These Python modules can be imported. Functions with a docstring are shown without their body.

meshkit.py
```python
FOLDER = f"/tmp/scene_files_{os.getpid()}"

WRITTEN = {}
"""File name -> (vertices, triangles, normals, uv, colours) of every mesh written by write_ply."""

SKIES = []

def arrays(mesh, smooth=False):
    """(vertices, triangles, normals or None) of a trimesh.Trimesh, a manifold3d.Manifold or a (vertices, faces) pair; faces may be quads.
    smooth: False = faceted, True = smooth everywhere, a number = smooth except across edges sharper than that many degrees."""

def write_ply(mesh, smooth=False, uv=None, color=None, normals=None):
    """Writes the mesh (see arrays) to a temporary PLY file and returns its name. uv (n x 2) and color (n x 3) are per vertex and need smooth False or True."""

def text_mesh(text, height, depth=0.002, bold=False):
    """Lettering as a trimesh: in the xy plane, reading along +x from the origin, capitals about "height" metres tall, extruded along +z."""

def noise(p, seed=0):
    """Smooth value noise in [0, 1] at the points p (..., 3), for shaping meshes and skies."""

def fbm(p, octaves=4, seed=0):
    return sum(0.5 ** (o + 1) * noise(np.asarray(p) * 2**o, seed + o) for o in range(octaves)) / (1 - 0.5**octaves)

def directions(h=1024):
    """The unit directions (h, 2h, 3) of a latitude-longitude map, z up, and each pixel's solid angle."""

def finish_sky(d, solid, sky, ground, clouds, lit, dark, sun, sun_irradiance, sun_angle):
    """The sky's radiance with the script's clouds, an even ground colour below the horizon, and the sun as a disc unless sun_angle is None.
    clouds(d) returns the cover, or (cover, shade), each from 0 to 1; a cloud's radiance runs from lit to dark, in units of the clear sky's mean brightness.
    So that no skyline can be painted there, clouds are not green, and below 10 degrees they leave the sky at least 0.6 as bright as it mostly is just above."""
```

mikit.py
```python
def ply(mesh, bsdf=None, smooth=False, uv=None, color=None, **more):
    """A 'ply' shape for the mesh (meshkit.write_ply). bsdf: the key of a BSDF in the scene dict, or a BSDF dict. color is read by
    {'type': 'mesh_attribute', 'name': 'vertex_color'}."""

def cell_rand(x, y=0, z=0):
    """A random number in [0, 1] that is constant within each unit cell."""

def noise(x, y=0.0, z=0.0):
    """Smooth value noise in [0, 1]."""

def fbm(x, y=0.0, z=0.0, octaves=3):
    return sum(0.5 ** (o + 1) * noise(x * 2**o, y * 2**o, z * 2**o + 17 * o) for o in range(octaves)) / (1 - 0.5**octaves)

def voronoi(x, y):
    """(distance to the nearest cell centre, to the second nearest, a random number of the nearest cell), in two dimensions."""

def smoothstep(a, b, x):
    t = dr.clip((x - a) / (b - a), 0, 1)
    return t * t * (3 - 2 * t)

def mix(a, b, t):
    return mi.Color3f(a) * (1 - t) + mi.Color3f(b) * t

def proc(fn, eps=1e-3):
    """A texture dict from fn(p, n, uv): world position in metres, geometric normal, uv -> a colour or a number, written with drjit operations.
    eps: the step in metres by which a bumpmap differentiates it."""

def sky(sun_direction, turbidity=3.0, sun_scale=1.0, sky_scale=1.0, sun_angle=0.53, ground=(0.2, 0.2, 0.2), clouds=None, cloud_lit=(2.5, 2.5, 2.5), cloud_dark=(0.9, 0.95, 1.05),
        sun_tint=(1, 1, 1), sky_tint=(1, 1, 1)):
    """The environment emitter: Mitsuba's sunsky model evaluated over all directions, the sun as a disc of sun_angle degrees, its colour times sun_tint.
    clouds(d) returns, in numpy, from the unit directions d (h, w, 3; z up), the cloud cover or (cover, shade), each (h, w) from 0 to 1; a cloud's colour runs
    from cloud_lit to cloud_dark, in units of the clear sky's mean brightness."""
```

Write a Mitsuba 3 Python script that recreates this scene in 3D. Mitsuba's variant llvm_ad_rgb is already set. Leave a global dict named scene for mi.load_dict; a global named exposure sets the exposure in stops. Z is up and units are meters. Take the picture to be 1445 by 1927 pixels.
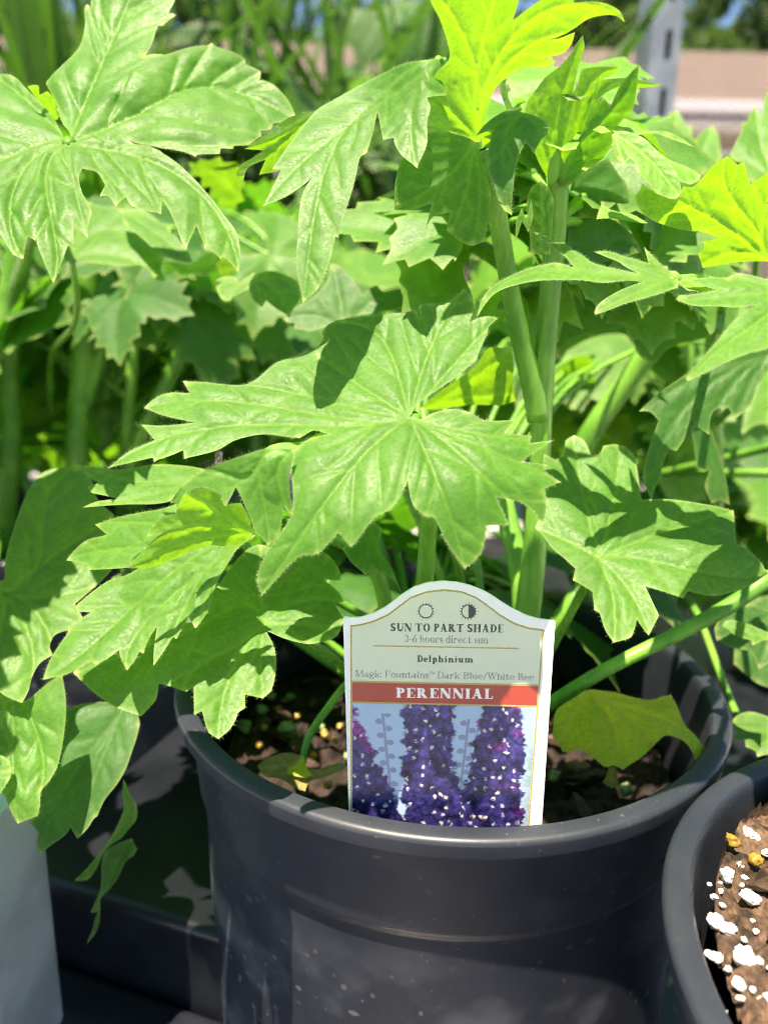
import math, numpy as np, trimesh, mitsuba as mi, drjit as dr, mikit, meshkit
import shapely, shapely.geometry as sg, shapely.affinity as sa
from scipy.spatial import Delaunay, cKDTree
T = mi.ScalarTransform4f
scene, labels = {'type': 'scene'}, {}

# ------------------------------------------------------------------ camera, sky, exposure
ZR = 0.170                                     # height of the pot's rim above the ground
PITCH, ROLL, F = math.radians(14.54), math.radians(1.184), 1448.0
CAM = np.array([-0.0210, -0.2261, ZR + 0.1094])
cp, sp, cr, sr = math.cos(PITCH), math.sin(PITCH), math.cos(ROLL), math.sin(ROLL)
FWD, UP0, RIGHT = np.array([0, cp, -sp]), np.array([0, sp, cp]), np.array([1.0, 0, 0])
scene['camera'] = {'type': 'thinlens', 'fov': math.degrees(2 * math.atan(722.5 / F)), 'fov_axis': 'x', 'near_clip': 0.01, 'far_clip': 300.0,
                   'aperture_radius': 0.0012, 'focus_distance': 0.168,
                   'to_world': T().look_at(origin=CAM.tolist(), target=(CAM + FWD).tolist(), up=(cr * UP0 - sr * RIGHT).tolist())}
SUN = np.array([-0.10, -0.22, 0.97]); SUN /= np.linalg.norm(SUN)
scene['sky'] = mikit.sky(SUN.tolist(), turbidity=2.5, sky_scale=0.52)
exposure = 3.4

# ------------------------------------------------------------------ helpers
def numbered(k):
    if k not in labels and k not in scene and not any(x.startswith(k + '__') for x in scene): return k
    i = 1
    while (q := f'{k}_{i:03d}') in labels or q in scene or any(x.startswith(q + '__') for x in scene): i += 1
    return q
def thing(name, label, cat, group=None, kind=None):
    k = numbered(name)
    labels[k] = {'label': label, 'category': cat}
    if group: labels[k]['group'] = group
    if kind: labels[k]['kind'] = kind
    return k
def put(name, mesh, bsdf, parent=None, smooth=40, uv=None, label=None, kind=None, **kw):
    k = (parent + '__' if parent else '') + name
    base, i = k, 1
    while k in scene: k = f'{base}_{i:03d}'; i += 1
    scene[k] = mesh if isinstance(mesh, dict) else mikit.ply(mesh, bsdf, smooth=smooth, uv=uv, **kw)
    if label or kind:
        labels.setdefault(k, {})
        if label: labels[k]['label'] = label
        if kind: labels[k]['kind'] = kind
    return k
def struct(name, mesh, bsdf, label, cat, smooth=False, kind='structure'):
    put(name, mesh, bsdf, smooth=smooth); labels[name] = {'label': label, 'category': cat, 'kind': kind}
def rays(p):
    """Directions of the photograph's pixels with one unit along the camera's axis."""
    p = np.atleast_2d(np.asarray(p, float)); u, v = p[:, 0] - 722.5, p[:, 1] - 963.5
    u, v = u * cr + v * sr, -u * sr + v * cr
    return (u[:, None] * RIGHT - v[:, None] * UP0) / F + FWD
def at(x, y, d): return CAM + rays((x, y))[0] * d
def unit(v): v = np.asarray(v, float); return v / np.linalg.norm(v)
def norm_rows(a): return a / np.maximum(np.linalg.norm(a, axis=-1, keepdims=True), 1e-12)
def spline(pts, n):
    pts = np.asarray(pts, float)
    if len(pts) == 2: return pts[0] + (pts[1] - pts[0]) * np.linspace(0, 1, n)[:, None]
    from scipy.interpolate import CubicSpline
    s = np.r_[0, np.cumsum(np.maximum(np.linalg.norm(np.diff(pts, axis=0), axis=1), 1e-9) ** 0.7)]
    return CubicSpline(s, pts)(np.linspace(0, s[-1], n))
def tube_mesh(pts, r, n=24, sides=12, rib=0.0, seed=0):
    p = spline(pts, n); r = np.interp(np.linspace(0, 1, n), np.linspace(0, 1, len(np.atleast_1d(r))), np.atleast_1d(r)) if np.ndim(r) else np.full(n, r)
    t = norm_rows(np.gradient(p, axis=0)); a = np.zeros_like(p); v = np.array([0.3, 0.9, 0.2])
    for i in range(n):
        v = v - t[i] * (v @ t[i]); v = v / np.linalg.norm(v); a[i] = v
    b = np.cross(t, a); ang = np.arange(sides) / sides * 2 * np.pi
    rr = r[:, None] * (1 + rib * np.cos(ang * 5)[None]) * (1 + 0.05 * np.sin(np.linspace(0, 9, n) + seed)[:, None])
    v = p[:, None] + rr[..., None] * (np.cos(ang)[None, :, None] * a[:, None] + np.sin(ang)[None, :, None] * b[:, None])
    i, j = np.meshgrid(np.arange(n - 1), np.arange(sides), indexing='ij')
    q = np.stack([i * sides + j, i * sides + (j + 1) % sides, (i + 1) * sides + (j + 1) % sides, (i + 1) * sides + j], -1).reshape(-1, 4)
    f = np.vstack([q[:, [0, 1, 2]], q[:, [0, 2, 3]]]); V = v.reshape(-1, 3)
    c0, c1 = len(V), len(V) + 1
    caps = [[c0, (k + 1) % sides, k] for k in range(sides)] + [[c1, (n - 1) * sides + k, (n - 1) * sides + (k + 1) % sides] for k in range(sides)]
    return trimesh.Trimesh(np.vstack([V, p[0], p[-1]]), np.vstack([f, caps]), process=False)
def lathe(profile, n=128):
    prof = np.asarray(profile, float); a = np.arange(n) / n * 2 * np.pi; m = len(prof)
    v = np.stack([prof[:, None, 0] * np.cos(a), prof[:, None, 0] * np.sin(a), np.broadcast_to(prof[:, None, 1], (m, n))], -1).reshape(-1, 3)
    i, j = np.meshgrid(np.arange(m - 1), np.arange(n), indexing='ij')
    q = np.stack([i * n + j, i * n + (j + 1) % n, (i + 1) * n + (j + 1) % n, (i + 1) * n + j], -1).reshape(-1, 4)
    return trimesh.Trimesh(v, np.vstack([q[:, [0, 1, 2]], q[:, [0, 2, 3]]]), process=False)
def box(x0, x1, y0, y1, z0, z1, M=None, bev=0.0):
    if bev:
        import manifold3d as m3
        s = m3.Manifold.sphere(bev, 16)
        h = m3.Manifold.batch_hull([s.translate([x, y, z]) for x in (x0 + bev, x1 - bev) for y in (y0 + bev, y1 - bev) for z in (z0 + bev, z1 - bev)]).to_mesh()
        m = trimesh.Trimesh(h.vert_properties[:, :3], h.tri_verts, process=False)
    else:
        m = trimesh.creation.box((x1 - x0, y1 - y0, z1 - z0)); m.apply_translation(((x0 + x1) / 2, (y0 + y1) / 2, (z0 + z1) / 2))
    if M is not None: m.apply_transform(M)
    return m
def join(ms): return trimesh.util.concatenate(ms)

# ------------------------------------------------------------------ materials
def P3(p, k): return p.x * k, p.y * k, p.z * k
def leafcol(dark, light, vein, edge, k=90.0, veinmix=0.5, edgemix=0.6, fine_=.48, net_=.32):
    def fn(p, n, uv):
        t = mikit.fbm(*P3(p, k), octaves=3)
        fine = mikit.noise(*P3(p, 1900.0))
        c = mikit.mix(dark, light, mikit.smoothstep(0.1, 0.9, t)) * (1 - fine_ / 2 + fine_ * fine)
        f1, f2, w = mikit.voronoi(p.x * 300.0 + 1.5 * t, (p.y * .62 + p.z * .78) * 300.0); net = mikit.smoothstep(.16, .02, f2 - f1)
        c = mikit.mix(c, vein, dr.clip(uv.x - .03 + net_ * net, 0, 1) * veinmix) * (1 - .2 * net_ + .4 * net_ * w)
        return mikit.mix(c, edge, dr.clip(uv.y, 0, 1) * edgemix)
    return mikit.proc(fn)
def leaf_rough(lo, hi):
    return mikit.proc(lambda p, n, uv: lo + (hi - lo) * mikit.noise(*P3(p, 2600.0)))
def leaf_bsdf(key, top_d, top_l, under, vein, trans_d, trans_l, edge=(.5, .55, .16), rough=(.42, .68), spec=.55, sheen=.3, weight=.5):  # yellowish margin; the pale default edge also puts rim light into the colour
    top = {'type': 'principled', 'base_color': leafcol(top_d, top_l, vein, edge, veinmix=.75, edgemix=.5), 'roughness': leaf_rough(*rough), 'specular': spec, 'sheen': sheen, 'sheen_tint': 0.3}
    und = {'type': 'principled', 'base_color': leafcol(under, [c * 1.15 for c in under], vein, edge, veinmix=.6), 'roughness': 0.6, 'specular': 0.3, 'sheen': 0.4}
    thr = {'type': 'principledthin', 'base_color': leafcol(trans_d, trans_l, [min(1, c * 1.5) for c in trans_l], [min(1, c * 1.25) for c in trans_l], k=30.0, veinmix=.6, fine_=.16, net_=.16), 'diff_trans': 2.0, 'roughness': 0.6, 'spec_trans': 0.0, 'eta': 1.3}
    scene[key] = {'type': 'blendbsdf', 'weight': weight, 'a': {'type': 'twosided', 'a': top, 'b': und}, 'b': thr}
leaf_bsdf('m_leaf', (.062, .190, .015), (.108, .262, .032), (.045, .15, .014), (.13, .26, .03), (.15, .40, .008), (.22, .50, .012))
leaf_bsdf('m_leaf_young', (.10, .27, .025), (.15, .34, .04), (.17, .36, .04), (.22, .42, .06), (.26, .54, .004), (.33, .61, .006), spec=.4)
leaf_bsdf('m_leaf_shaded', (.038, .130, .020), (.060, .180, .030), (.07, .18, .03), (.07, .17, .03), (.09, .29, .008), (.13, .37, .012), spec=.4, sheen=.3)  # darker copy of the leaf green, with shade put into the colour
leaf_bsdf('m_leaf_old', (.34, .50, .02), (.58, .62, .03), (.30, .30, .06), (.55, .55, .06), (.62, .78, .01), (.88, .84, .01), edge=(.42, .26, .10), spec=.3)
leaf_bsdf('m_leaf_dry', (.20, .15, .05), (.42, .36, .12), (.25, .20, .08), (.5, .45, .15), (.30, .26, .03), (.45, .40, .05), edge=(.30, .20, .09), spec=.2)
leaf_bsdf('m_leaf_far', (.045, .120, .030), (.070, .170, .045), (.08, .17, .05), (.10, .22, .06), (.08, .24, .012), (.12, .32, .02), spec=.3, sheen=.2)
leaf_bsdf('m_grass', (.022, .068, .014), (.042, .110, .022), (.05, .12, .03), (.08, .18, .05), (.04, .12, .008), (.07, .18, .010), spec=.3, sheen=.1)
leaf_bsdf('m_tree', (.035, .075, .022), (.070, .125, .035), (.06, .11, .04), (.08, .14, .05), (.06, .13, .012), (.10, .20, .02), spec=.3, sheen=.0)
def simple(key, col, rough=.5, spec=.5, **kw):
    scene[key] = {'type': 'twosided', 'b': {'type': 'principled', 'base_color': col if isinstance(col, dict) else {'type': 'rgb', 'value': list(col)}, 'roughness': rough, 'specular': spec, **kw}}
def noisecol(a, b, k, lo=.3, hi=.7, oct=4):
    return mikit.proc(lambda p, n, uv: mikit.mix(a, b, mikit.smoothstep(lo, hi, mikit.fbm(*P3(p, k), octaves=oct))))
def stemcol(p, n, uv):
    t = mikit.fbm(*P3(p, 60.0), octaves=3); s = mikit.noise(p.x * 1500, p.y * 1500, p.z * 160)
    return mikit.mix((.080, .220, .016), (.160, .350, .036), mikit.smoothstep(.3, .7, t)) * (.85 + .3 * s)
simple('m_stem', mikit.proc(stemcol), .45, .4, sheen=.15)
def potcol(p, n, uv):
    base = mikit.mix((.014, .017, .025), (.024, .028, .038), mikit.fbm(*P3(p, 70.0), octaves=4))
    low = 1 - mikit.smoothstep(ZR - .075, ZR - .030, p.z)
    dust_and_light = mikit.smoothstep(.50, .78, mikit.fbm(*P3(p, 55.0), octaves=4)) * (.15 + .85 * low)  # dust, raised low on the wall to stand in for sunlight there
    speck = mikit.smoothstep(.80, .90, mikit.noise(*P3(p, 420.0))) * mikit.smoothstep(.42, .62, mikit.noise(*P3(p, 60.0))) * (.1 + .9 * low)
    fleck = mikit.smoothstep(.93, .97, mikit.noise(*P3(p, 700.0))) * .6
    c = mikit.mix(base, (.13, .14, .155), dust_and_light * .5)
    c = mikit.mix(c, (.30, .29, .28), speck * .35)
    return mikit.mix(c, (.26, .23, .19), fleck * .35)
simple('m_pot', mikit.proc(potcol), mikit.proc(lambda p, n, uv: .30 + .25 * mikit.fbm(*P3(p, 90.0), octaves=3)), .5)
simple('m_tray', noisecol((.006, .0075, .010), (.013, .015, .020), 40.0), .27, .5)
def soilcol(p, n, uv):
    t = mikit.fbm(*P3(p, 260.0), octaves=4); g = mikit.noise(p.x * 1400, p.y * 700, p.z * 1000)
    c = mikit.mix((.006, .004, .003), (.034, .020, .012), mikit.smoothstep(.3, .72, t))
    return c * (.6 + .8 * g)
simple('m_soil_shaded', mikit.proc(soilcol), .75, .3)  # shaded copy of the soil, darkened in the colour
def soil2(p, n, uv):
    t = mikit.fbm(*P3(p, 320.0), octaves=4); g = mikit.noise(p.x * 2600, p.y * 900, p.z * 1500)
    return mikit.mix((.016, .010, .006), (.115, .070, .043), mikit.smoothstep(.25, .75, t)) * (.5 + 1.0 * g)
simple('m_soil_sunlit', mikit.proc(soil2), .8, .3)  # sunlit copy of the soil, brightened in the colour
simple('m_bark', noisecol((.018, .011, .007), (.055, .032, .020), 300.0), .6, .4)
simple('m_bark_light', noisecol((.09, .052, .03), (.18, .11, .066), 300.0), .6, .3)
simple('m_perlite', noisecol((.50, .48, .43), (.78, .77, .73), 420.0), .85, .2)
simple('m_perlite_greenlit', noisecol((.10, .16, .06), (.28, .34, .18), 500.0), .85, .2)  # perlite tinted green: light coming through the leaves, put into the colour
simple('m_bead', noisecol((.22, .13, .015), (.32, .20, .03), 200.0), .35, .5)
simple('m_bead_dark', noisecol((.30, .20, .05), (.46, .30, .08), 300.0), .4, .5)
simple('m_card', (.80, .82, .82), .32, .5)
simple('m_print', (.60, .65, .50), .36, .5)
simple('m_gold', (.40, .34, .10), .4, .5)
simple('m_ink', (.030, .038, .036), .4, .5)
simple('m_ink_soft', (.085, .10, .10), .4, .5)
simple('m_red', (.36, .050, .030), .36, .5)
simple('m_white_ink', (.78, .78, .78), .36, .5)
simple('m_white', noisecol((.40, .43, .43), (.56, .59, .58), 60.0), .38, .5)
simple('m_blue_label', noisecol((.36, .46, .58), (.44, .54, .66), 50.0), .30, .5)
simple('m_concrete', noisecol((.36, .35, .335), (.50, .485, .46), 5.0), .9, .2)
simple('m_galv', noisecol((.20, .225, .24), (.30, .33, .35), 25.0), .42, .5, metallic=.35)
simple('m_gutter', (.40, .38, .39), .5, .4)
simple('m_wall', noisecol((.22, .175, .14), (.27, .215, .175), 2.0), .85, .2)
simple('m_dark', (.02, .022, .025), .5, .4)
simple('m_hair', (.34, .46, .22), .5, .4)
simple('m_petal', noisecol((.45, .02, .10), (.60, .04, .16), 200.0), .6, .3, sheen=.5)
simple('m_redpetal', noisecol((.55, .03, .03), (.70, .07, .05), 200.0), .6, .3)
def roofcol(p, n, uv):
    row = dr.floor(p.y * 7.5); cell = mikit.cell_rand(dr.floor(p.x * 3.2 + row * .5), row, 3)
    return mikit.mix((.070, .053, .045), (.115, .090, .076), .35 * cell + .65 * mikit.fbm(p.x * 9, p.y * 9, p.z, octaves=3))
simple('m_roof', mikit.proc(roofcol), .9, .2)

# ------------------------------------------------------------------ leaves
def smooth_outline(P, step, sharp_deg=52):
    """Traced corner points to a curve: sharp corners (teeth, notches) stay, the rest is rounded."""
    P = np.asarray(P, float); n = len(P); out = []
    prv, nxt = np.roll(P, 1, 0), np.roll(P, -1, 0)
    a, b = norm_rows(P - prv), norm_rows(nxt - P)
    turn = np.degrees(np.arccos(np.clip((a * b).sum(1), -1, 1)))
    tan = (nxt - prv) / 2; sharp = turn > sharp_deg
    for i in range(n):
        j = (i + 1) % n; L = np.linalg.norm(P[j] - P[i]); k = max(1, int(round(L / step)))
        m0 = (P[j] - P[i]) if sharp[i] else unit(tan[i]) * L if np.linalg.norm(tan[i]) > 1e-9 else P[j] - P[i]
        m1 = (P[j] - P[i]) if sharp[j] else unit(tan[j]) * L if np.linalg.norm(tan[j]) > 1e-9 else P[j] - P[i]
        t = (np.arange(k) / k)[:, None]
        out.append((2*t**3 - 3*t**2 + 1) * P[i] + (t**3 - 2*t**2 + t) * m0 + (-2*t**3 + 3*t**2) * P[j] + (t**3 - t**2) * m1)
    return np.vstack(out)
def leaf2d(P, c, tips, step, seed=0):
    """Triangulated blade with its vein net: points, faces, boundary ring length, vein strength, edge strength, distances (in outline units)."""
    rng = np.random.default_rng(seed); P = np.asarray(P, float); c = np.asarray(c, float)
    B = smooth_outline(P, step); poly = sg.Polygon(B)
    if not poly.is_valid: poly = max(getattr(poly.buffer(0), 'geoms', [poly.buffer(0)]), key=lambda g: g.area); B = smooth_outline(np.array(poly.exterior.coords)[:-1], step, 180)
    x0, y0, x1, y1 = poly.bounds; size = math.sqrt(poly.area)
    wob = lambda L: rng.normal(0, .035, 2) * L
    mains = []
    for tip in tips:
        tip = np.asarray(tip, float)
        if tip.ndim == 2: pts = np.vstack([c, tip])
        else:
            d = tip - c; L = np.linalg.norm(d); side = np.array([-d[1], d[0]]) * rng.normal(0, .04)
            pts = np.array([c, c + d * .35 + side, c + d * .7 + side * .8, tip])
        n = max(8, int(np.linalg.norm(np.diff(pts, axis=0), axis=1).sum() / (step * .5))); mains.append(spline(pts, n))
    secs = []; shapely.prepare(poly)
    M = np.vstack(mains); Ls = np.concatenate([np.r_[0, np.cumsum(np.linalg.norm(np.diff(m, axis=0), axis=1))] for m in mains])
    a, b = norm_rows(P - np.roll(P, 1, 0)), norm_rows(np.roll(P, -1, 0) - P); area = ((P[:, 0] * np.roll(P[:, 1], -1)) - (P[:, 1] * np.roll(P[:, 0], -1))).sum()
    crossz = (a[:, 0] * b[:, 1] - a[:, 1] * b[:, 0]) * np.sign(area); teeth = P[(crossz > .35)]
    tp = np.array([np.atleast_2d(t)[-1] for t in tips])
    sharp_pts = np.vstack([teeth, tp]) if len(teeth) else tp
    for t in teeth:
        if np.linalg.norm(tp - t, axis=1).min() < .04 * size: continue
        cost = Ls + 1.28 * np.linalg.norm(M - t, axis=1)
        for k in np.argsort(cost)[:200:12]:
            ln = sg.LineString([M[k], M[k] + (t - M[k]) * .97])
            if poly.buffer(step).contains(ln): break
        d = t - M[k]; L = np.linalg.norm(d); s = wob(L); secs.append(spline([M[k], M[k] + d * .33 + s, M[k] + d * .7 + s * .6, t], max(6, int(L / (step * .6)))))
    for m in mains:
        L = np.linalg.norm(np.diff(m, axis=0), axis=1).sum(); n = max(2, int(L / (.19 * size + 4))); q = 1
        for k in range(1, n + 1):
            i = int(len(m) * (k / (n + 1.2)) * .98); q = -q
            if i + 2 >= len(m): continue
            d = unit(m[min(i + 3, len(m) - 1)] - m[max(i - 3, 0)]); ang = q * rng.uniform(.6, .85)
            p, path = m[i].copy(), [m[i].copy()]
            for _ in range(int(.28 * size / step) + 3):
                dd = np.array([d[0] * math.cos(ang) - d[1] * math.sin(ang), d[0] * math.sin(ang) + d[1] * math.cos(ang)])
                ang *= .985; ang += rng.normal(0, .04); p = p + dd * step; 
                if not shapely.contains_xy(poly, *p): break
                path.append(p)
            if len(path) > 4: secs.append(np.array(path[:max(4, int(len(path) * .9))]))
    gx, gy = np.meshgrid(np.arange(x0, x1, step), np.arange(y0, y1, step * .87)); gx = gx + (np.arange(gx.shape[0]) % 2)[:, None] * step * .5
    G = np.c_[gx.ravel(), gy.ravel()]; G = G[shapely.contains_xy(poly, G[:, 0], G[:, 1])]
    bt = cKDTree(B); G = G[bt.query(G)[0] > .6 * step]; MV = np.vstack(mains); MV = MV[::2]; MV = MV[shapely.contains_xy(poly, MV[:, 0], MV[:, 1])]
    if len(MV): MV = MV[bt.query(MV)[0] > .6 * step]
    if len(MV): G = G[cKDTree(MV).query(G)[0] > .55 * step]
    V = np.vstack([B, G, MV + rng.normal(0, 1e-3, MV.shape)]) if len(MV) else np.vstack([B, G])
    Fc = Delaunay(V).simplices; cen = V[Fc].mean(1); Fc = Fc[shapely.contains_xy(poly, cen[:, 0], cen[:, 1])]
    e1, e2 = V[Fc[:, 1]] - V[Fc[:, 0]], V[Fc[:, 2]] - V[Fc[:, 0]]; cz = e1[:, 0] * e2[:, 1] - e1[:, 1] * e2[:, 0]
    Fc = Fc[np.abs(cz) > 1e-6 * step * step]; cz = cz[np.abs(cz) > 1e-6 * step * step]; Fc[cz < 0] = Fc[cz < 0][:, ::-1]
    dM, kM = cKDTree(np.vstack(mains)).query(V); dS = cKDTree(np.vstack(secs)).query(V)[0] if secs else np.full(len(V), 1e9)
    dB = bt.query(V)[0]; dT = cKDTree(sharp_pts).query(V)[0]; Lm = Ls[kM] / max(Ls.max(), 1e-9)
    return V, Fc, len(B), dict(dM=dM, dS=dS, dB=dB, dT=dT, Lm=Lm, size=size)
def mcl(t): t = np.clip(t, 0, 1); return t * t * (3 - 2 * t)
def finish_leaf(X3, F2, info, ntop, px, V2, relief=1.0):
    """Relief of the vein net on the blade, normals to its upper side, and the vein / edge strengths as uv."""
    dM, dS, dB, dT = (info[k] / px for k in ('dM', 'dS', 'dB', 'dT'))
    m = trimesh.Trimesh(X3, F2, process=False); n = m.vertex_normals.copy()
    if (n @ ntop).mean() < 0: F2 = F2[:, ::-1]; n = -n
    wm = 4.4 * (1.25 - .8 * info['Lm']); groove = np.exp(-(dM / wm) ** 2) * 1.0 + .62 * np.exp(-(dS / 2.4) ** 2)
    d = np.minimum(dM, dS * 1.15); quilt = 1 - np.exp(-d / 22.0)
    crinkle = meshkit.fbm(X3 * 260.0, 3, 7) - .5
    h = (-.00020 * np.minimum(groove, 1.1) + .00062 * quilt * mcl(dB / 30) + .00040 * crinkle * mcl(dB / 20)) * relief
    X = X3 + n * h[:, None]
    vein = np.clip(np.exp(-(dM / (wm * .75)) ** 2) * (1 - .35 * info['Lm']) + .7 * np.exp(-(dS / 2.7) ** 2), 0, 1)
    edge = np.clip(.45 * np.exp(-(dB / 2.2) ** 2) + .9 * np.exp(-(dT / 6.0) ** 2), 0, 1)
    q = V2 - V2.min(0)
    return trimesh.Trimesh(X, F2, process=False), np.c_[vein, edge] + .06 * q / q.max()   # the small slope keeps the shading frame defined
def hairs(X, ring, n, rng, length=.0007, every=1):
    """Fine hairs along the margin."""
    k = np.arange(0, ring); R = X[:ring]; t = norm_rows(np.roll(R, -1, 0) - np.roll(R, 1, 0)); out = np.cross(t, n[:ring]); cen = X.mean(0)
    out *= np.sign(((R - cen) * out).sum(1))[:, None]; vs, fs = [], []
    for rep in range(every):
        s = rng.random(ring)[:, None]; p = R * (1 - s) + np.roll(R, -1, 0) * s
        d = norm_rows(out * rng.uniform(.5, 1.2, (ring, 1)) + t * rng.normal(0, .45, (ring, 1)) + n[:ring] * rng.normal(.1, .4, (ring, 1)))
        L = length * rng.uniform(.5, 1.25, (ring, 1)); w = .000028
        o = len(vs) and sum(len(v) for v in vs); side = t * w; side2 = n[:ring] * w
        V = np.concatenate([p - side, p + side, p + side2, p + d * L]); i = np.arange(ring) + o
        vs.append(V); fs += [np.c_[i, i + ring, i + 3 * ring], np.c_[i + ring, i + 2 * ring, i + 3 * ring], np.c_[i + 2 * ring, i, i + 3 * ring]]
    return trimesh.Trimesh(np.vstack(vs), np.vstack(fs), process=False)
CROPS = dict(a=(0, 0, .41522), b=(450, 0, .41522), c=(845, 0, .41522), d=(0, 500, .41522), e=(845, 500, .41522), f=(0, 1000, .41522), g=(845, 1000, .41522), h=(540, 560, .35986),
             i=(180, 680, .31834), j=(450, 780, .44983), k=(60, 700, .41522), l=(100, 80, .34602), m=(0, 250, .31834), n=(1000, 1150, .30796), o=(280, 1280, .27682), p=(0, 0, .20761), q=(0, 1400, .36471), w=(0, 0, 1.0), t=(600, 1070, .33218))
def px(crop, pts):
    x, y, s = CROPS[crop]; return np.asarray(pts, float) * s + (x, y)
LEAF_N = [0]
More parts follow.
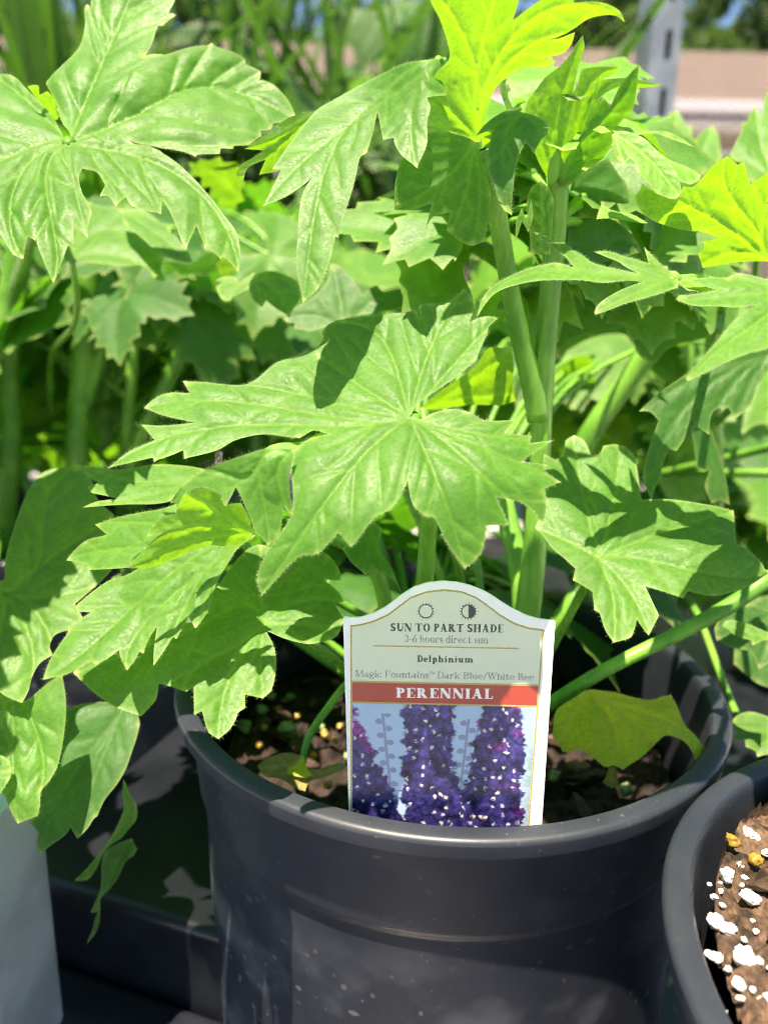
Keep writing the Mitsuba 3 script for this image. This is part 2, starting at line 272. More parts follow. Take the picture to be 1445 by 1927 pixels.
def leaf(plant, crop, out, c, tips, depth, n, mat='m_leaf', droop=1.5, gutter=.0, ctrl=(), under=False, step=6.0, hair=0, relief=1.0, stalk=None, stalk_r=.0013, name='leaf', label=None, via=None):
    """One blade of the photograph: its outline and veins, laid on a real curved sheet of its own distance, tilt and bend."""
    LEAF_N[0] += 1; seed = LEAF_N[0]
    P, c2 = px(crop, out), px(crop, c)[None][0] if np.ndim(c) == 1 else c
    tp = [px(crop, t) for t in tips]; V, Fc, ring, info = leaf2d(P, c2, tp, step, seed)
    n = unit(n); ntop = -n if under else n; C = CAM + rays(c2)[0] * depth; R = rays(V); base = n @ (C - CAM); den = R @ n
    den = np.where(np.abs(den) < .12, np.sign(den) * .12, den)
    off = np.zeros(len(V))
    if len(ctrl):
        from scipy.interpolate import RBFInterpolator
        K = np.array([[*px(crop, q[:2]), q[2]] for q in ctrl] + [[*c2, 0.0]])
        off = RBFInterpolator(K[:, :2], K[:, 2], kernel='thin_plate_spline' if len(K) > 3 else 'linear', degree=1 if len(K) > 3 else 0, smoothing=1e-3)(V)
        off = np.clip(off, min(K[:, 2].min(), 0) * 1.3, max(K[:, 2].max(), 0) * 1.3)
    t = np.full(len(V), depth)
    for _ in range(3):
        X = CAM + R * t[:, None]; r2 = ((X - C) ** 2).sum(1)
        lift = -droop * r2 + 6 * gutter * info['dM'] * depth / F + .0045 * np.minimum(1, r2 / 4e-4) * (meshkit.fbm(np.c_[V / 150.0, np.full(len(V), seed * 3.7)], 2, seed) - .5)
        s = -1 if under else 1
        t = depth * (1 + .20 * np.tanh(((base + s * lift) / den / depth - 1) / .20))
    X = CAM + R * (t + off)[:, None]
    scl = 1.0
    mesh, uv = finish_leaf(X, Fc, info, ntop, scl, V, relief)
    k = put(name, mesh, mat, plant, smooth=True, uv=uv, label=label)
    if hair:
        put('hairs', hairs(mesh.vertices, ring, mesh.vertex_normals, np.random.default_rng(seed), every=hair), 'm_hair', k, smooth=False, kind='stuff')
    if stalk is not None:
        S = np.asarray(stalk, float)
        pts = np.vstack([C - ntop * .0005, S]) if S.ndim == 2 else np.array([C - ntop * .0005, C - ntop * .012 + (S - C) * .12, C * .35 + S * .65 + (0, 0, .012), S])
        put('leaf_stalk', tube_mesh(pts, [stalk_r * .8, stalk_r, stalk_r * 1.25], 20, 8), 'm_stem', plant, smooth=True)
    return k
def gen_leaf(seed, size=.1, nl=5, step=None):
    """A palmate toothed blade in its own plane: base at the origin, middle lobe along +y."""
    rng = np.random.default_rng(seed); out = []; tips = []; angs = np.linspace(-118, 118, nl) if nl > 3 else np.array([-55, 0, 55.])
    for i, ad in enumerate(angs):
        a = math.radians(ad + rng.normal(0, 4)); L = size * (.62 + .38 * math.cos(math.radians(ad) * .62)) * rng.uniform(.9, 1.08)
        d, s = np.array([math.sin(a), math.cos(a)]), np.array([math.cos(a), -math.sin(a)]); w = size * .36 / (nl / 5)
        def side(sg_):
            pts = [(.36, .30 * w), (.52, .80 * w), (.62, .98 * w), (.61, .66 * w), (.74, .78 * w), (.75, .46 * w), (.88, .44 * w), (.88, .20 * w)]
            return [d * (L * u * rng.uniform(.97, 1.03)) + s * (sg_ * v * rng.uniform(.85, 1.15)) for u, v in pts]
        out += side(-1) + [d * L] + side(1)[::-1]; tips.append(d * L)
        if i < nl - 1:
            a2 = math.radians((ad + angs[i + 1]) / 2); out.append(np.array([math.sin(a2), math.cos(a2)]) * size * .26)
    out.append(np.array([0, -size * .04]))
    P = np.array(out); pg = sg.Polygon(P).buffer(0); pg = max(getattr(pg, 'geoms', [pg]), key=lambda g: g.area); P = np.array(pg.exterior.coords)[:-1]
    V, Fc, ring, info = leaf2d(P, (0, 0), tips, step or size * .045, seed)
    r2 = (V ** 2).sum(1) / size ** 2; z = -size * rng.uniform(.15, .5) * r2 + .35 * info['dM'] * (1 - .4 * r2) + size * .06 * np.sin(V[:, 0] / size * 5 + seed) * r2
    m, uv = finish_leaf(np.c_[V, z], Fc, info, np.array([0, 0, 1.]), size / 420.0, V, .8)
    return m, uv
GEN = {}
def gen_dict(mat, v, nl=5):
    k = (mat, v, nl)
    if k not in GEN:
        m, uv = gen_leaf(100 + v * 7 + nl, 1e-1, nl); GEN[k] = mikit.ply(m, mat, smooth=True, uv=uv)
    return GEN[k]
def frame(o, n, d, s=1.0):
    """Transform: local +z to n, local +y to d (made square), scale s, at o."""
    n = unit(n); d = np.asarray(d, float); d = unit(d - n * (d @ n)); x = np.cross(d, n); M = np.eye(4); M[:3, 0], M[:3, 1], M[:3, 2], M[:3, 3] = x * s, d * s, n * s, o
    return M
def gen_plant(key, base, height, n, seed, mats=('m_leaf',), size=(.7, 1.25), spread=.12, stems=2, azr=(0, 360), low=.25):
    rng = np.random.default_rng(seed); base = np.asarray(base, float); crowns = []
    for s in range(stems):
        a = rng.uniform(0, 6.28); top = base + np.array([math.cos(a) * .03, math.sin(a) * .03, height * rng.uniform(.8, .95)]); mid = (base + top) / 2 + rng.normal(0, .006, 3)
        put('stem', tube_mesh([base + rng.normal(0, .008, 3) * (1, 1, 0), mid, top], [.0042, .0036, .0025], 16, 8), 'm_stem', key, smooth=True); crowns.append((base, mid, top))
    for i in range(n):
        b, m, t = crowns[i % stems]; f = rng.uniform(low, 1.0); o = b * (1 - f) + t * f; a = math.radians(rng.uniform(*azr)); L = spread * rng.uniform(.5, 1.1) * (1.15 - .5 * f)
        dirv = np.array([math.cos(a), math.sin(a), 0]); e = o + dirv * L + (0, 0, L * rng.uniform(.1, .7)); nrm = unit(np.array([0, 0, 1.0]) + dirv * rng.uniform(.1, .9) + rng.normal(0, .15, 3))
        put('leaf_stalk', tube_mesh([o, o + dirv * L * .4 + (0, 0, L * .3), e], [.0020, .0014, .0011], 9, 6), 'm_stem', key, smooth=True)
        d = dict(gen_dict(mats[int(rng.integers(len(mats)))], int(rng.integers(5)), 5 if rng.random() < .75 else 3)); d['to_world'] = T(frame(e, nrm, dirv - (0, 0, .25), rng.uniform(*size)))
        put('leaf', d, None, key)
    return key

exec_order = None
# ------------------------------------------------------------------ setting
g = trimesh.creation.box((120, 120, .02)); g.apply_translation((0, 40, -.01)); struct('ground', g, 'm_concrete', 'pale sunlit concrete ground behind the pots', 'ground')
def gable(x0, x1, y0, D, ze, slope, th=.12):
    yr = y0 + D; zr = ze + slope * D; pr = [(y0, ze), (yr, zr), (yr + D, ze), (yr + D, ze + th), (yr, zr + th), (y0, ze + th)]
    m = trimesh.creation.extrude_polygon(sg.Polygon(pr), x1 - x0, engine='earcut'); M = np.eye(4); M[:3, :3] = np.array([[0, 0, 1], [1, 0, 0], [0, 1, 0]]); m.apply_transform(M); m.apply_translation((x0, 0, 0)); return m
hk = thing('house', 'long low house with brown shingle roof and white gutter behind the plants', 'house')
put('roof', gable(-12, 16, 9.0, 4.9, 2.45, .40), 'm_roof', hk, smooth=False)
put('wall', box(-11.5, 15.5, 9.5, 17.9, 0.0, 2.42), 'm_wall', hk, smooth=False)
put('gutter', box(-12, 16, 8.90, 8.995, 2.44, 2.56, bev=.02), 'm_gutter', hk, smooth=30)
put('soffit', box(-12, 16, 9.003, 9.497, 2.36, 2.40), 'm_gutter', hk, smooth=False)
for wx in (-8, -3, 2.5, 7.0, 11.5):
    w = put('window', box(wx, wx + 1.6, 9.44, 9.497, .9, 2.1), 'm_dark', hk, smooth=False)
    for q in ((wx - .07, wx, .83, 2.17), (wx + 1.6, wx + 1.67, .83, 2.17), (wx, wx + 1.6, .83, .9), (wx, wx + 1.6, 2.1, 2.17), (wx + .77, wx + .83, .9, 2.1)):
        put('frame', box(q[0], q[1], 9.42, 9.498, q[2], q[3]), 'm_gutter', w, smooth=False)
def blob_tree(key, x, y, h, r, seed, nleaf=12000):
    rng = np.random.default_rng(seed)
    put('trunk', tube_mesh([(x, y, -.05), (x + rng.normal(0, .2), y, h * .3), (x + rng.normal(0, .3), y, h * .62)], [.28, .2, .09], 12, 10), 'm_bark', key, smooth=True)
    for k in range(5):
        a = k * 1.26 + seed; put('branch', tube_mesh([(x, y, h * .35), (x + math.cos(a) * r * .4, y + math.sin(a) * r * .4, h * .55), (x + math.cos(a) * r * .7, y + math.sin(a) * r * .7, h * .72)], [.11, .07, .02], 8, 6), 'm_bark', key, smooth=True)
    cl = rng.normal(0, 1, (70, 3)); cl = norm_rows(cl) * rng.uniform(.35, 1, (70, 1)) * (r, r, h * .36) + (x, y, h * .62); cr_ = rng.uniform(.35, .8, 70) * r * .33
    w = rng.integers(0, 70, nleaf); p = cl[w] + norm_rows(rng.normal(0, 1, (nleaf, 3))) * (cr_[w] * rng.uniform(.5, 1, nleaf) ** .5)[:, None]
    u = norm_rows(rng.normal(0, 1, (nleaf, 3))); v = norm_rows(np.cross(u, rng.normal(0, 1, (nleaf, 3)))); s = rng.uniform(.09, .19, (nleaf, 1))
    V = np.concatenate([p + u * s, p + v * s * .6, p - u * s, p - v * s * .6]); i = np.arange(nleaf); Fq = np.vstack([np.c_[i, i + nleaf, i + 2 * nleaf], np.c_[i, i + 2 * nleaf, i + 3 * nleaf]])
    put('crown', trimesh.Trimesh(V, Fq, process=False), 'm_tree', key, smooth=False, uv=np.c_[V[:, 0] + .3 * V[:, 1], V[:, 2]] * .01, kind='stuff')
for (x, y, h, r, lab) in [(5.2, 20, 8.5, 3.2, 'broad green tree behind the roof just left of the steel post'), (9.6, 21, 9.5, 3.5, 'green tree over the roof right of the steel post'), (13.4, 22, 8.6, 3.2, 'rightmost green tree over the roof with sky between its leaves'),
                          (1.0, 21, 9.0, 3.6, 'dark tree over the roof behind the upright yellow leaf'), (-4.5, 20, 8.5, 3.6, 'dark tree over the roof behind the tall strap leaves'), (-10, 21, 9, 3.8, 'leftmost tree behind the roof')]:
    blob_tree(thing('tree', lab, 'tree', 'trees behind the house'), x, y, h, r, int(abs(x * 10)))
# galvanised slotted post
def post():
    Y = .80; cx = (CAM + rays((1246, 120))[0] * ((Y - CAM[1]) / rays((1246, 120))[0][1]))[0]; w, dpt = .040, .030
    top = .95; face = sg.box(-w / 2, 0, w / 2, top)
    for k in range(12): face = face.difference(sg.LineString([(.004, .085 + k * .062), (.004, .110 + k * .062)]).buffer(.0046))
    m = trimesh.creation.extrude_polygon(face, .003, engine='earcut'); M = np.eye(4); M[:3, :3] = np.array([[1, 0, 0], [0, 0, -1], [0, 1, 0]]); m.apply_transform(M); m.apply_translation((cx, Y, 0))
    k = thing('steel_post', 'galvanised steel post with long slots at the upper right', 'post')
    Z = trimesh.transformations.rotation_matrix(math.radians(14), (0, 0, 1), (cx, Y, 0)); bxs = lambda *a: box(*a, M=Z); m.apply_transform(Z)
    put('slotted_face', m, 'm_galv', k, smooth=20); put('side_flange', bxs(cx + w / 2 - .003, cx + w / 2, Y + .001, Y + dpt, 0, top), 'm_galv', k, smooth=20)
    put('side_flange', bxs(cx - w / 2, cx - w / 2 + .003, Y + .001, Y + dpt, 0, top), 'm_galv', k, smooth=20); put('added_back_web', bxs(cx - w / 2 + .0035, cx + w / 2 - .0035, Y + dpt - .004, Y + dpt - .001, 0, top), 'm_galv', k, smooth=20)  # back plate added to darken the view through the slots
post()
# nursery tray under the pots: moulded deck with raised ribs and drain holes
def tray():
    k = thing('nursery_tray', 'black moulded plastic tray with a drain hole under the pots', 'tray')
    A = math.radians(-19); R = trimesh.transformations.rotation_matrix(A, (0, 0, 1)); o = at(250, 1712, .243)
    put('deck', box(-.62, .62, -.5, .7, .004, .012, bev=.002), 'm_tray', k, smooth=30)
    import manifold3d as m3
    def blk(x0, x1, y0, y1, z1, hole=None, bev=.0035):
        b = m3.Manifold.sphere(bev, 20); m = m3.Manifold.batch_hull([b.translate([x, y, z]) for x in (x0 + bev, x1 - bev) for y in (y0 + bev, y1 - bev) for z in (.0125 + bev, z1 - bev)])
        if hole: m = m - m3.Manifold.cylinder(.05, hole[2], hole[2], 40).scale([1.25, .9, 1]).translate([hole[0], hole[1], z1 - .04])
        h = m.to_mesh(); m = trimesh.Trimesh(h.vert_properties[:, :3], h.tri_verts, process=False); m.apply_transform(R); m.apply_translation((o[0], o[1], 0)); return m
    put('raised_cell', blk(-.052, .048, .0, .105, o[2], (.028, .034, .012)), 'm_tray', k, smooth=30)
    put('rib', blk(-.060, .055, -.030, -.0005, o[2] - .030), 'm_tray', k, smooth=30); put('rib', blk(-.16, .075, -.085, -.032, .040), 'm_tray', k, smooth=30); put('rib', blk(-.16, -.062, -.02, .105, .045), 'm_tray', k, smooth=30)
tray()

# ------------------------------------------------------------------ pots
H = .155
def pot_mesh(R=.084, Hh=H):
    r = R - .0026
    prof = [(r * .915, 0), (r * .925, .002), (r - .0052, Hh - .034), (r - .0048, Hh - .0325), (r - .0038, Hh - .0315), (r - .0034, Hh - .030), (r - .0012, Hh - .0064), (r - .0010, Hh - .0052),
            (R - .0006, Hh - .0050), (R, Hh - .0047), (R + .0003, Hh - .0016), (R, Hh - .0009), (R - .0005, Hh - .0004), (R - .0012, Hh - .0001), (R - .0030, Hh), (R - .0048, Hh - .0002), (R - .0056, Hh - .0010), (R - .0060, Hh - .003), (r - .0075, Hh - .03), (r * .89, .004), (.001, .004)]
    P = np.array(prof); out = [P[0]]
    return lathe([(.001, 0)] + prof, 160)
POT = pot_mesh()
def pot(c, label, zt=ZR, s=1.0):
    k = thing('nursery_pot', label, 'plant pot', 'nursery pots')
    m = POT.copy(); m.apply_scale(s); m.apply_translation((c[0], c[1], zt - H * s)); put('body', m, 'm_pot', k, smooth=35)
    return k
def chunk(rng, c, s, flat=.75, sub=2):
    m = trimesh.creation.icosphere(sub); v = m.vertices; v = v * (1 + 1.5 * (meshkit.fbm(v * 1.3 + rng.uniform(0, 50, 3), 4) - .5)[:, None])
    v = v * (s * rng.uniform(.8, 1.2, 3)) * (1, 1, flat); a = rng.uniform(0, 6.28); ca, sa_ = math.cos(a), math.sin(a)
    v = v @ np.array([[ca, -sa_, 0], [sa_, ca, 0], [0, 0, 1]]).T + c; return trimesh.Trimesh(v, m.faces, process=False)
def soil(c, zs, R, label, seed, perl=(), beads=(), nbark=60, chips=(), green_perl=(), n=150, mat='m_soil_shaded'):
    k = thing('potting_soil', label, 'soil'); rng = np.random.default_rng(seed)
    xs = np.linspace(-R, R, n); X, Y = np.meshgrid(xs, xs); r = np.hypot(X, Y); Z = (meshkit.fbm(np.stack([X * 130, Y * 130, 0 * X], -1), 4, seed) - .5) * .009 + (meshkit.fbm(np.stack([X * 500, Y * 500, 0 * X], -1), 2, seed + 3) - .5) * .0035
    s = np.where(r > R, R / np.maximum(r, 1e-9), 1); X, Y = X * s, Y * s
    V = np.stack([X + c[0], Y + c[1], zs + Z], -1).reshape(-1, 3); i, j = np.meshgrid(np.arange(n - 1), np.arange(n - 1), indexing='ij'); q = np.stack([i * n + j, i * n + j + 1, (i + 1) * n + j + 1, (i + 1) * n + j], -1).reshape(-1, 4)
    put('surface', trimesh.Trimesh(V, np.vstack([q[:, [0, 1, 2]], q[:, [0, 2, 3]]]), process=False), mat, k, smooth=True)
    for (x, y, s_) in perl: put('perlite_chunk', chunk(rng, (x, y, zs + .0012), s_, .8), 'm_perlite', k, smooth=50)
    for (x, y, s_) in green_perl: put('perlite_chunk', chunk(rng, (x, y, zs + .003), s_, .8), 'm_perlite_greenlit', k, smooth=50)
    for (x, y, s_) in beads: put('fertilizer_bead', chunk(rng, (x, y, zs + .0035), s_, 1, 2).apply_scale(1.0), 'm_bead' if rng.random() < .6 else 'm_bead_dark', k, smooth=True)
    for _ in range(nbark):
        a, rr = rng.uniform(0, 6.28), (R - .008) * math.sqrt(rng.random()); s_ = rng.uniform(.0016, .0042)
        m = chunk(rng, (0, 0, 0), 1, 1, 1); m.vertices *= (s_ * rng.uniform(1, 2.2), s_ * .7, s_ * .45); m.apply_transform(trimesh.transformations.euler_matrix(*rng.uniform(-.6, .6, 2), rng.uniform(0, 6.28))); m.apply_translation((c[0] + math.cos(a) * rr, c[1] + math.sin(a) * rr, zs + .003))
        put('bark_chip', m, 'm_bark' if rng.random() < .75 else 'm_bark_light', k, smooth=False)
    return k
def on_plane(p, z):
    r = rays(p)[0]; return (CAM + r * ((z - CAM[2]) / r[2]))[:2]
PC, RC, LC = (0, 0), (.1158, -.1232), (-.205, .175)
pot(PC, 'black nursery pot in the centre, holding the plant with the printed label'); pot(RC, 'black pot cut off by the lower right corner with bare sunlit soil', ZR - .0005); pot(LC, 'black pot deep in shade behind the leaves at the left')
ZS = ZR - .029
rs = np.random.default_rng(5)
green_perl = [(*on_plane(q, ZS), s) for q, s in [((493, 1350), .0020), ((460, 1383), .0024), ((540, 1388), .0034), ((510, 1325), .0016), ((548, 1325), .0015), ((1175, 1505), .0022), ((1110, 1250), .0034), ((1055, 1232), .0024), ((1185, 1285), .0022), ((1040, 1478), .0017), ((600, 1385), .0018), ((655, 1440), .0016)]]
bead = [(*on_plane(q, ZS), .0012) for q in [(525, 1352), (498, 1388), (565, 1400), (488, 1420), (610, 1400), (630, 1412), (618, 1498), (590, 1440), (640, 1385), (560, 1365)]]
soil(PC, ZS, .0705, 'dark shaded soil around the stems in the central pot', 3, (), bead, 70, (), green_perl)
pl = [((1367, 1658), .0030), ((1412, 1700), .0040), ((1345, 1745), .0036), ((1368, 1760), .0026), ((1398, 1815), .0044), ((1387, 1862), .0028), ((1345, 1812), .0024), ((1424, 1820), .0018), ((1342, 1698), .0016), ((1353, 1688), .0015), ((1412, 1580), .0036), ((1440, 1615), .0020), ((1395, 1640), .0020), ((1388, 1890), .0012), ((1443, 1890), .0018), ((1285, 1690), .0014), ((1368, 1835), .0014), ((1330, 1805), .0014)]
soil(RC, ZR - .0055, .0740, 'brown bark soil with white perlite in the lower right pot', 9, [(*on_plane(q, ZR - .0055), s * .46) for q, s in pl] + [(*on_plane((rs.uniform(1290, 1445), rs.uniform(1660, 1925)), ZR - .0055), rs.uniform(.0004, .0008)) for _ in range(14)], [(*on_plane(q, ZR - .0055), .0013) for q in [(1373, 1608), (1417, 1645)]], 280, mat='m_soil_sunlit', n=260)
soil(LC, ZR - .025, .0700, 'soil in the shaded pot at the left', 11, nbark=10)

# ------------------------------------------------------------------ printed plant label
def ell(cx, cy, rx, ry): return sa.scale(sg.Point(0, 0).buffer(1, quad_segs=12), rx, ry, origin=(0, 0)).buffer(0) if not (cx or cy) else sa.translate(sa.scale(sg.Point(0, 0).buffer(1, quad_segs=12), rx, ry, origin=(0, 0)), cx, cy)
def glyphs(bold):
    W, w, S, st = (.25, .085, .085, .06) if bold else (.115, .05, .07, .045)
    B = sg.box
    def stem(x, y0=0, y1=1, lo=True, hi=True, s=S):
        g = B(x, y0, x + W, y1)
        if lo: g = g.union(B(x - s, y0, x + W + s, y0 + st))
        if hi: g = g.union(B(x - s, y1 - st, x + W + s, y1))
        return g
    def ring(cx, cy, rx, ry): return ell(cx, cy, rx, ry).difference(ell(cx, cy, max(rx - W, .02), ry - w))
    def line(x0, y0, x1, y1, t): return sg.LineString([(x0, y0), (x1, y1)]).buffer(t / 2, cap_style='flat')
    def half(g, x, right=True): return g.intersection(B(x, -2, 9, 3) if right else B(-9, -2, x, 3))
    U = lambda *a: shapely.union_all(list(a)); G = {}
    bars = lambda x0, x1, *ys: [B(x0, y, x1, y + w) for y in ys]
    G['I'] = stem(S); G['L'] = U(stem(S), B(S, 0, .68, w), B(.62, 0, .68, .26)); G['T'] = U(stem(.30, hi=False), B(0, 1 - w, .60 + W, 1), B(0, .74, .06, 1), B(.54 + W, .74, .60 + W, 1))
    G['E'] = U(stem(S), *bars(S, .70, 0, 1 - w), *bars(S, .5, .48), B(.64, 0, .70, .27), B(.64, .74, .70, 1), B(.46, .36, .51, .66))
    G['F'] = U(stem(S), *bars(S, .68, 1 - w), *bars(S, .5, .48), B(.62, .74, .68, 1)); G['H'] = U(stem(S), stem(.62), B(S, .47, .8, .47 + w))
    G['U'] = U(stem(S, .3, 1, lo=False), B(.68, .3, .68 + w * 1.1, 1), B(.60, 1 - st, .68 + w + S, 1), half(sa.rotate(ring(S + .34, .32, .345, .33), 90, origin=(S + .34, .32)), 0).intersection(B(0, -.1, 2, .32)))
    G['N'] = U(B(S, 0, S + w, 1), B(0, 0, S + w + S, st), B(0, 1 - st, S + .2, 1), line(S + .08, .98, .74, .02, W * 1.05), B(.72, 0, .72 + w, 1), B(.64, 1 - st, .80 + w, 1))
    G['A'] = U(line(.16, 0, .44, 1, w * 1.1), line(.68, 0, .42, 1, W), B(.2, .28, .66, .28 + w), B(.04, 0, .30, st), B(.52, 0, .90, st))
    G['M'] = U(B(S, 0, S + w, 1), line(S + .06, 1, .48, .05, W * .9), line(.86, 1, .48, .05, w), stem(.86), B(0, 0, .26, st), B(0, 1 - st, .3, 1))
    G['W'] = U(line(.08, 1, .34, 0, W), line(.34, 0, .56, .95, w), line(.54, 1, .80, 0, W), line(.80, 0, 1.04, 1, w), B(0, 1 - st, .3, 1), B(.46, 1 - st, .74, 1), B(.94, 1 - st, 1.14, 1))
    G['O'] = ring(.42, .5, .42, .52); G['D'] = U(stem(S), half(ring(.36, .5, .44, .5), .34), B(S, 0, .38, w), B(S, 1 - w, .38, 1))
    pb = lambda y, h, rx: U(half(ring(.32, y, rx, h), .32), B(S, y - h, .34, y - h + w), B(S, y + h - w, .34, y + h))
    G['P'] = U(stem(S), pb(.73, .27, .38)); G['B'] = U(stem(S), pb(.75, .25, .34), pb(.26, .26, .40)); G['R'] = U(stem(S), pb(.74, .26, .36), line(.42, .48, .74, 0, W), B(.6, 0, .92, st))
    up, dn = ring(.33, .745, .29, .265), ring(.35, .265, .32, .275)
    G['S'] = U(up.difference(B(.33, .3, 1, .80)), dn.difference(B(-1, .23, .34, .8)), line(.10, .66, .60, .33, W * .9), B(.54, .72, .60, 1), B(.04, 0, .10, .28))
    X = .66
    bowl = lambda cx=.30: ring(cx, X / 2, .30, X / 2 + .01)
    G['o'] = bowl(); G['c'] = bowl().difference(B(.42, .2, 1, .5)); G['e'] = U(bowl().difference(B(.36, .14, 1, .33)), B(.08, .33, .58, .33 + w)); G['d'] = U(bowl(), stem(.44, 0, 1, hi=False), B(.36, 1 - st, .5, 1))
    G['a'] = U(half(ring(.26, .44, .26, .23), .2).difference(B(-1, 0, .2, .4)).intersection(B(-1, .44, 2, 1)), B(.40, 0, .40 + W, .46), ring(.26, .2, .26, .21), B(.4, 0, .62, st)); G['g'] = U(ring(.27, .42, .27, .25), ring(.29, -.1, .29, .18), line(.1, .2, .2, .02, w), B(.48, .58, .62, .66))
    sm = lambda x: stem(x, 0, X, hi=False).union(B(x - S, X - st, x + W * .6, X))
    arch = lambda x, wd=.40: U(half(sa.rotate(ring(x + wd / 2 + W / 2, X - .26, .0 + wd / 2 + W / 2, .27), 0, origin=(0, 0)), 0).intersection(B(x, X - .26, 5, 2)), stem(x + wd, 0, X - .24, hi=False, s=S * .8))
    G['i'] = U(sm(S), sg.Point(S + W / 2, .88).buffer(.09)); G['l'] = U(stem(S, hi=False), B(0, 1 - st, S + W * .6, 1)); G['n'] = U(sm(S), arch(S)); G['m'] = U(sm(S), arch(S), arch(S + .40)); G['h'] = U(stem(S, hi=False), B(0, 1 - st, S + W * .6, 1), arch(S))
    G['r'] = U(sm(S), half(ring(S + W + .14, X - .2, .2, .2), 0).intersection(B(S + W * .5, X - .2, 2, 2)), sg.Point(S + W + .24, X - .1).buffer(.07)); G['u'] = U(B(S, .22, S + W, X), B(0, X - st, S + W, X), sm(.46), ring(S + .25, .25, .25, .26).intersection(B(0, -1, 2, .25)))
    G['t'] = U(B(.12, .12, .12 + W, .86), B(0, X - w, .42, X), ring(.30, .16, .18, .17).intersection(B(.12, -1, 2, .16))); G['p'] = U(bowl(.42), stem(S, -.3, X, hi=False), B(0, X - st, S + W, X))
    G['k'] = U(stem(S, hi=False), B(0, 1 - st, S + W * .6, 1), line(S + W * .7, .28, .56, .62, w), line(S + W + .1, .36, .62, 0, W * .9), B(.46, X - st, .68, X), B(.5, 0, .74, st))
    G['s'] = U(ring(.22, .47, .20, .19).difference(B(.22, .2, 1, .50)), ring(.22, .18, .21, .19).difference(B(-1, .16, .22, .6)), line(.08, .42, .38, .23, W * .9))
    G['3'] = U(ring(.28, .75, .25, .25).difference(B(-1, .45, .24, .80)), ring(.28, .27, .29, .28).difference(B(-1, .2, .26, .7)))
    G['6'] = U(ring(.32, .31, .30, .32), line(.12, .36, .46, 1, W)); G['-'] = B(0, .3, .34, .3 + .08); G['/'] = line(0, -.1, .42, 1.05, .075)
    G['™'] = sa.translate(sa.scale(U(B(.2, 0, .3, 1), B(0, .9, .5, 1), B(.62, 0, .7, 1), line(.66, 1, .9, .2, .1), line(1.14, 1, .9, .2, .07), B(1.1, 0, 1.2, 1)), .55, .42, origin=(0, 0)), 0, .55)
    return G
GLY = {True: glyphs(True), False: glyphs(False)}
def line_of_text(text, bold, gap=.09, space=.34):
    x, parts = 0, []
    for ch in text:
        if ch == ' ': x += space; continue
        g = GLY[bold][ch].buffer(0); b = g.bounds; parts.append(sa.translate(g, x - b[0], 0)); x += b[2] - b[0] + gap
    return shapely.union_all(parts)
